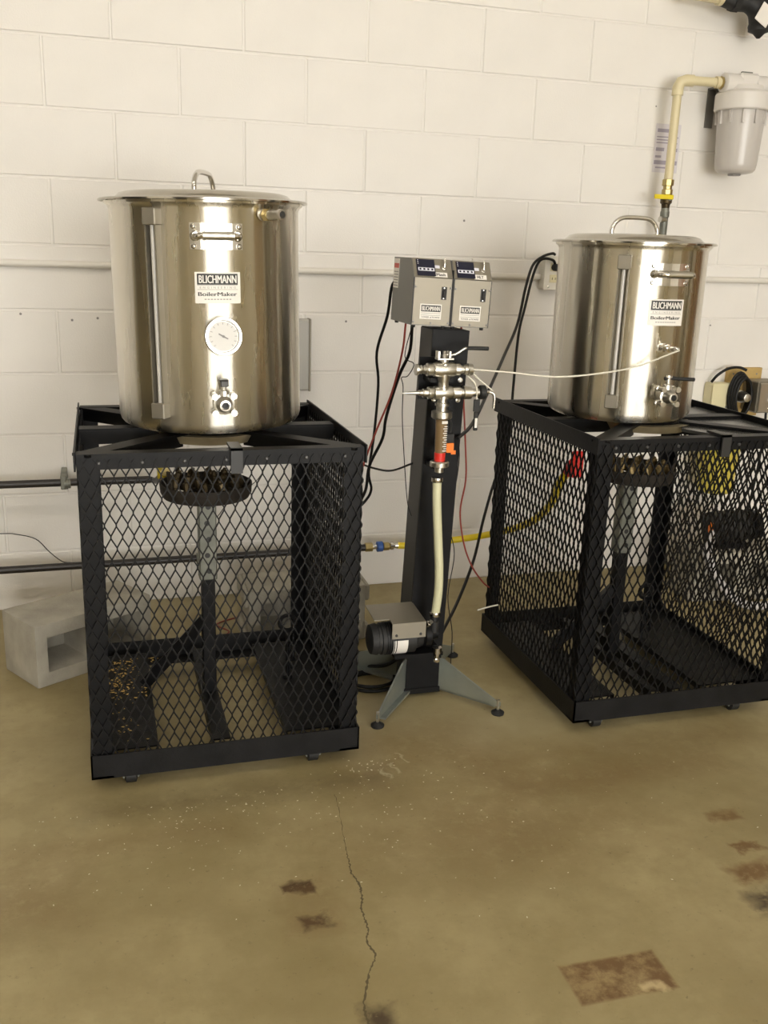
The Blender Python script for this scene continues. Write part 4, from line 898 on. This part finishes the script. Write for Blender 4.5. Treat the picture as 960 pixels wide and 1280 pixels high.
# ================================================================== cables
CAB = {
 'blk1': ([(-.10, -.80, 1.16), (-0.128, -0.796, 1.15), (-0.123, -0.74, 1.063), (-0.127, -0.66, 0.956), (-0.108, -0.62, 0.858), (-0.11, -0.6, 0.711), (-0.118, -0.58, 0.584), (-0.106, -0.57, 0.525), (-0.125, -0.56, 0.483), (-0.163, -0.56, 0.454), (-.24, -.55, .40), (-.28, -.54, .25), (-.26, -.56, .12), (-.2, -.57, .02)], .0042, 'cable_black', 'black power cable hanging from behind the left controller', 'cable'),
 'blk2': ([(-0.089, -0.86, 1.05), (-0.074, -0.8, 0.971), (-0.086, -0.75, 0.899), (-0.104, -0.7, 0.777), (-0.102, -0.66, 0.703), (-0.128, -0.62, 0.613), (-0.132, -0.6, 0.534), (-0.153, -0.58, 0.477), (-0.18, -0.57, 0.432), (-.25, -.565, .34), (-.27, -.57, .2), (-.22, -.58, .02)], .0046, 'cable_black', 'black cable looping from under the left controller to the left cart', 'cable'),
 'red1': ([(-0.101, -0.84, 1.05), (-0.095, -0.8, 0.971), (-0.102, -0.74, 0.852), (-0.124, -0.68, 0.739), (-0.138, -0.62, 0.643), (-0.153, -0.58, 0.547), (-0.163, -0.56, 0.454), (-.23, -.54, .36), (-.29, -.53, .2)], .003, 'cable_red', 'thin red wire hanging left of the post', 'wire'),
 'thinh': ([(-.3, -.5, .64), (-0.164, -0.5, 0.618), (-0.138, -0.55, 0.605), (-0.116, -0.65, 0.61), (-0.097, -0.75, 0.627), (-0.0725, -0.86, 0.672)], .003, 'cable_black', 'black cable sagging from the left cart to the post', 'cable'),
 'thinloop': ([(-0.089, -0.86, 1.05), (-0.1, -0.84, 0.965), (-0.072, -0.835, 0.943), (-0.086, -0.83, 0.91), (-0.104, -0.83, 0.905), (-0.10, -0.835, 0.88), (-0.104, -0.85, 0.806), (-0.10, -0.86, 0.717), (-0.09, -0.88, 0.572), (-0.079, -0.89, 0.53)], .0013, 'cable_black', 'thin tangled dark wire beside the top of the post', 'wire'),
 'red2': ([(0.042, -0.88, 1.05), (0.065, -0.85, 0.955), (0.074, -0.84, 0.866), (0.106, -0.8, 0.698), (0.12, -0.78, 0.598), (0.124, -0.74, 0.49), (0.15, -0.72, 0.382), (0.189, -0.7, 0.301), (0.236, -0.68, 0.24), (0.268, -0.66, 0.212)], .0026, 'cable_red', 'thin red wire hanging right of the post', 'wire'),
 'thin2': ([(.02, -.96, .76), (0.03, -0.95, 0.70), (0.034, -0.92, 0.612), (0.026, -0.9, 0.515), (0.058, -0.88, 0.408), (0.053, -0.86, 0.272), (0.08, -0.84, 0.148), (.085, -.83, .05), (.09, -.83, .003)], .0014, 'cable_black', 'thin grey wire dropping from the flow meter sensor', 'wire'),
 'outA': ([(.708, -.05, 1.24), (0.692, -0.06, 1.243), (0.64, -0.09, 1.231), (0.591, -0.12, 1.2), (0.533, -0.2, 1.126), (0.467, -0.3, 1.011), (0.36, -0.45, 0.921), (0.228, -0.65, 0.836), (0.102, -0.85, 0.777), (0.012, -0.975, 0.762)], .005, 'cable_black', 'black cord sloping from the wall outlet to the flow meter plug', 'cord'),
 'outB': ([(.712, -.056, 1.195), (0.69, -0.075, 1.22), (0.635, -0.09, 1.22), (0.604, -0.1, 1.164), (0.572, -0.12, 1.053), (0.541, -0.15, 0.957), (0.512, -0.2, 0.765), (0.473, -0.28, 0.609), (0.374, -0.4, 0.483), (0.302, -0.5, 0.388), (0.235, -0.6, 0.286), (0.142, -0.72, 0.2), (0.039, -0.86, 0.155)], .005, 'cable_black', 'black cord drooping from the wall outlet down to the pump', 'cord'),
 'white': ([(0.026, -1.02, 0.951), (0.127, -1.04, 0.945), (0.236, -1.05, 0.935), (0.346, -1.06, 0.942), (0.45, -1.10, 0.967), (0.536, -1.158, 1.016)], .0024, 'cable_white', 'white sensor cable stretched from the manifold to the right kettle', 'cable'),
 'w2': ([(0.024, -1.02, 0.945), (0.044, -1.025, 0.926), (0.063, -1.03, 0.911), (0.079, -1.035, 0.898)], .002, 'cable_white', 'short white wire curving to the black manifold knob', 'wire'),
 'w3': ([(0.014, -1.02, 0.934), (0.029, -1.03, 0.919), (0.037, -1.03, 0.90), (.036, -1.035, .875)], .002, 'cable_white', 'short white wire between the two manifold crosses', 'wire'),
 'leftthin': ([(-1.5, -.04, .29), (-1.234, -0.05, 0.289), (-1.184, -0.05, 0.284), (-1.123, -0.05, 0.264), (-1.081, -0.06, 0.219), (-1.042, -0.08, 0.19), (-1.011, -0.1, 0.190)], .0016, 'cable_black', 'thin brown wire drooping onto the lower gas pipe', 'wire'),
 'floorblk': ([(-.30, -.57, .006), (-.2, -.6, .007), (-0.163, -0.64, 0.018), (-0.12, -0.72, 0.05), (-0.098, -0.84, 0.098)], .0055, 'cable_black', 'upper black cable lying behind the post near the floor', 'cable'),
 'floorblk2': ([(-.30, -.64, .006), (-.22, -.68, .006), (-0.17, -0.74, 0.02), (-0.13, -0.84, 0.06), (-0.1, -0.90, 0.11)], .0055, 'cable_black', 'lower black cable lying on the floor behind the post', 'cable'),
 'whiterod': ([(.20, -.74, .17), (.235, -.735, .175), (.272, -.73, .178)], .0025, 'cable_white', 'short white wire end sticking out of the right cart', 'wire'),
}
NAMES = {'cable': 'cable', 'wire': 'thin_wire', 'cord': 'power_cord'}
for k, (pts, r, m, lab, cat) in CAB.items(): pipe_run(NAMES[cat], lab, cat, pts, r, m, 8, True)
t = thing('floor_coil', 'small black cable coil lying on the floor behind the post leg', 'cable', (-.16, -.83, 0))
for k in range(2):
    bm = BM(); rr = .075 - .008 * k; tube(bm, [(rr * math.cos(a), rr * .8 * math.sin(a), .006 + .010 * k) for a in [2 * PI * i / 24 for i in range(24)]], .0055, 8, smooth=False, closed=True); obj('loop', bm, 'cable_black', t, 60)
bm = BM(); rev(bm, (.692 + .016, -.056, 1.195), (0, -1, 0), [(0, .013), (.014, .013), (.024, .008)], 12); tag(obj('plug', bm, 'rubber', None, 40), 'black plug pushed into the white wall outlet', 'plug')

# thin loose wires hanging inside the left cart
for i, (pts, lab) in enumerate([
    ([(-.56, -.62, .76), (-.52, -.6, .70), (-.50, -.6, .62), (-.55, -.59, .56), (-.60, -.6, .55), (-.66, -.6, .58)], 'thin dark wire looping behind the burner in the left cart'),
    ([(-.74, -.62, .62), (-.70, -.6, .56), (-.66, -.6, .50), (-.63, -.6, .42), (-.64, -.62, .30)], 'thin dark wire drooping behind the left cart column'),
    ([(-.42, -.60, .66), (-.46, -.6, .58), (-.54, -.6, .52), (-.58, -.6, .47)], 'thin dark wire slanting across the back of the left cart')]):
    pipe_run('thin_wire', lab, 'wire', pts, .0012, 'cable_black', 6, True)
pipe_run('thin_wire', 'thin red wire lying on the floor behind the left cart', 'wire', [(-.60, -.42, .003), (-.52, -.36, .003), (-.55, -.28, .003), (-.42, -.22, .003), (-.3, -.24, .003)], .0025, 'cable_red', 6, True)

# ================================================================== water filter and its piping
t = thing('water_filter', 'white canister water filter mounted high on the right wall', 'water filter', (1.365, -.125, 1.545))
bm = BM(); rev(bm, (0, 0, 0), (0, 0, 1), [(0, 0), (0, .045), (.004, .062), (.012, .070), (.03, .0735), (.205, .083), (.21, .083), (.21, 0)], 40); bmesh.ops.recalc_face_normals(bm, faces=bm.faces[:]); obj('bowl', bm, 'filter_bowl', t, 40)
bm = BM(); rev(bm, (0, 0, -.001), (0, 0, -1), [(0, .024), (.006, .022)], 8); obj('drain_plug', bm, 'print_grey', t)
for k in range(12):
    a = 2 * PI * k / 12; bm = BM(); M = Matrix.Rotation(a, 4, 'Z'); box(bm, -.004, .004, .076, .089, .165, .212, M); obj('rib', bm, 'filter_bowl', t)
bm = BM(); rev(bm, (0, 0, .21), (0, 0, 1), [(0, .094), (.004, .098), (.055, .098), (.062, .092), (.068, .07), (.085, .062), (.088, 0)], 40); hd2 = obj('cap', bm, 'filter_white', t, 40)
for s in (-1, 1): bm = BM(); rev(bm, (s * .03, 0, .30 - .0), (s, 0, 0), [(0, .034), (.06, .034), (.064, .028)], 16); obj('port', bm, 'filter_white', hd2, 40)
bm = BM(); box(bm, -.04, .04, -.03, .03, .285, .335, bev=.008); obj('head_block', bm, 'filter_white', hd2)
bm = BM(); box(bm, -.03, .014, -.018, -.008, .335, .340, bev=.001); obj('relief_lever', bm, 'galvanised', hd2)
bm = BM(); box(bm, -.068, -.036, .119, .125, .165, .30); box(bm, .036, .068, .119, .125, .165, .30); box(bm, -.068, .068, .02, .125, .294, .300); obj('wall_bracket', bm, 'box_grey', t)
t = thing('water_pipe', 'cream plastic water pipe elbowing down from the filter to a valve', 'pipe', (1.11, -.10, 0))
bm = BM(); tube(bm, [(0, 0, 1.515), (0, 0, 1.82), (.006, -.003, 1.838), (.022, -.01, 1.845), (.15, -.022, 1.845)], .0155, 14, smooth=False); obj('pipe', bm, 'cream_pipe', t, 60)
bm = BM(); tube(bm, [(0, 0, 1.795), (0, 0, 1.82), (.007, -.003, 1.839), (.025, -.008, 1.845), (.05, -.011, 1.845)], .020, 14, smooth=False); obj('elbow', bm, 'cream_pipe', t, 60)
bm = BM(); rev(bm, (.135, -.021, 1.845), (1, -.1, 0), [(0, .02), (.012, .02), (.013, .0165), (.02, .0165)], 14); obj('coupling', bm, 'cream_pipe', t, 40)
bm = BM(); rev(bm, (.152, -.023, 1.845), (1, 0, 0), [(0, .017), (.002, .022), (.006, .022), (.007, .017)], 8); obj('brass_nut', bm, 'brass', t, 30)
bm = BM(); rev(bm, (0, 0, 1.515), (0, 0, -1), [(0, .017), (.002, .021), (.022, .021), (.024, .016), (.034, .016), (.036, .020), (.052, .020)], 8); obj('brass_nut', bm, 'brass', t, 30)
bm = BM(); rev(bm, (0, 0, 1.463), (0, 0, -1), [(0, .018), (.004, .021), (.03, .021), (.034, .016), (.048, .014)], 14); v = obj('valve_body', bm, 'brass_dark', t, 30)
bm = BM(); rev(bm, (0, 0, 1.45), (0, -1, 0), [(0, .01), (.026, .01), (.027, .006), (.034, .006)], 10); obj('valve_stem', bm, 'galvanised', v)
bm = BM(); box(bm, -.07, .008, -.036, -.031, 1.444, 1.460, bev=.002); obj('valve_handle', bm, 'yellow_handle', v)
bm = BM(); rev(bm, (0, 0, 1.415), (0, 0, -1), [(0, .0145), (.01, .0145), (.012, .0165), (.03, .0165), (.032, .014), (.05, .014), (.43, .014)], 14); obj('lower_pipe', bm, 'galvanised', t, 40)
bm = BM(); rev(bm, (0, -.01, 1.375), (-1, -.2, 0), [(0, .008), (.02, .008), (.021, .011), (.028, .011)], 10); obj('drain_tap', bm, 'cast_steel', t, 40)
t = thing('instruction_sheet', 'printed paper instruction sheet taped to the wall behind the cream pipe', 'sheet', (1.15, -.0016, 1.63))
bm = BM(); box(bm, -.052, .052, -.0008, .0, -.085, .083); obj('paper_sheet', bm, 'paper', t); sh = t.children[-1]
for k, (z, h, x0, x1) in enumerate([(.06, .012, -.045, .04), (.038, .004, -.045, .045), (.028, .004, -.045, .03), (.018, .004, -.045, .042), (-.005, .012, -.045, -.01), (-.005, .012, .01, .045), (-.05, .014, -.048, .048), (-.03, .008, -.045, -.02), (-.068, .005, -.04, .02)]):
    bm = BM(); box(bm, x0, x1, -.0013, -.0007, z - h / 2, z + h / 2); obj('print_block', bm, 'paper_print', sh)

t = thing('overhead_pipe', 'cream pipe with a black union and white tag at the top right corner', 'pipe', (0, -.10, 2.112))
bm = BM(); rev(bm, (1.10, 0, .016), (1, 0, -.05), [(0, .026), (.02, .026), (.021, .023), (.13, .023), (.131, .027), (.16, .027)], 16); obj('pipe', bm, 'cream_pipe', t, 40)
bm = BM(); tube(bm, [(1.25, 0, .008), (1.30, -.004, .0), (1.35, -.008, .0), (1.385, -.012, -.02), (1.40, -.014, -.055), (1.402, -.014, -.075)], lambda s: .028 + .012 * s, 14); el = obj('black_union', bm, 'rubber', t, 60)
bm = BM(); rev(bm, (1.285, -.003, .002), (1, 0, 0), [(0, .036), (.025, .036)], 8); obj('ring_nut', bm, 'rubber', t, 30)
bm = BM(); rev(bm, (1.402, -.014, -.066), (0, 0, -1), [(0, .034), (.006, .04), (.022, .038), (.03, .02), (.045, .006)], 16); obj('nozzle', bm, 'rubber', t, 40)
bm = BM(); M = Matrix.Translation((1.385, -.06, -.045)) @ Matrix.Rotation(.5, 4, 'Y'); box(bm, -.028, .028, -.002, .002, -.032, .032, M, bev=.0015); obj('tag', bm, 'label_white', t)
bm = BM(); tube(bm, [(1.35, -.008, .0), (1.42, -.01, .02), (1.52, -.01, .04), (1.75, -.005, .05)], .03, 14); obj('run_pipe', bm, 'rubber', t, 60)
bm = BM(); box(bm, 1.46, 1.52, -.055, -.02, .01, .05, bev=.006); obj('white_clip', bm, 'label_white', t)

# ================================================================== things behind the right cart
cinder('cinder_block', 'grey concrete block under the black pump behind the right cart', (1.20, -.42, 0), math.radians(-6), l=.375)
t = thing('wall_pump', 'black pump with an orange tag behind the right cart mesh', 'pump', (1.38, -.34, .19))
bm = BM(); rev(bm, (-.09, 0, .075), (1, 0, 0), [(0, .045), (.006, .058), (.03, .06), (.15, .06), (.156, .045), (.175, .04)], 20); obj('motor', bm, 'rubber', t, 35)
bm = BM(); rev(bm, (.085, 0, .075), (1, 0, 0), [(0, .05), (.006, .056), (.03, .056), (.036, .02), (.06, .018)], 18); obj('pump_head', bm, 'black_paint', t, 35)
bm = BM(); box(bm, -.07, .06, -.05, .05, 0, .02, bev=.003); obj('foot_plate', bm, 'black_paint', t)
bm = BM(); box(bm, -.115, -.102, -.05, -.03, .045, .105, bev=.003); obj('orange_tag', bm, 'orange_plastic', t)
for x in (-.05, 0, .05): bm = BM(); rev(bm, (x, 0, .075), (1, 0, 0), [(0, .0625), (.004, .0625)], 20); obj('cooling_fin', bm, 'black_paint', t, 35)
t = thing('yellow_jug', 'yellow plastic jug hanging on the wall behind the right cart mesh', 'jug', (1.44, -.14, .35))  # a plastic jug with a rear handle
bm = BM(); rev(bm, (0, 0, 0), (0, 0, 1), [(0, 0), (0, .06), (.008, .068), (.20, .082), (.205, .086), (.21, .082), (.20, .078), (.012, .062), (.012, 0)], 24); bmesh.ops.recalc_face_normals(bm, faces=bm.faces[:]); obj('jug_body', bm, 'ivory', t, 40)
MAT['jug'] = simple('jug_yellow', (.60, .50, .08), .45); t.children[0].data.materials[0] = MAT['jug_yellow']
bm = BM(); tube(bm, [(0, .07, .03), (0, .11, .05), (0, .125, .11), (0, .11, .17), (0, .075, .18)], .009, 8); obj('jug_handle', bm, 'jug_yellow', t, 60)
HOSE = [(1.27, -.40, .26), (1.21, -.46, .21), (1.205, -.50, .17), (1.25, -.51, .10), (1.31, -.52, .04), (1.37, -.54, .018), (1.45, -.55, .018)]
pipe_run('clear_hose', 'whitish hose slanting to the floor behind the right cart mesh', 'hose', HOSE, .016, 'translucent_hose', 10, True)
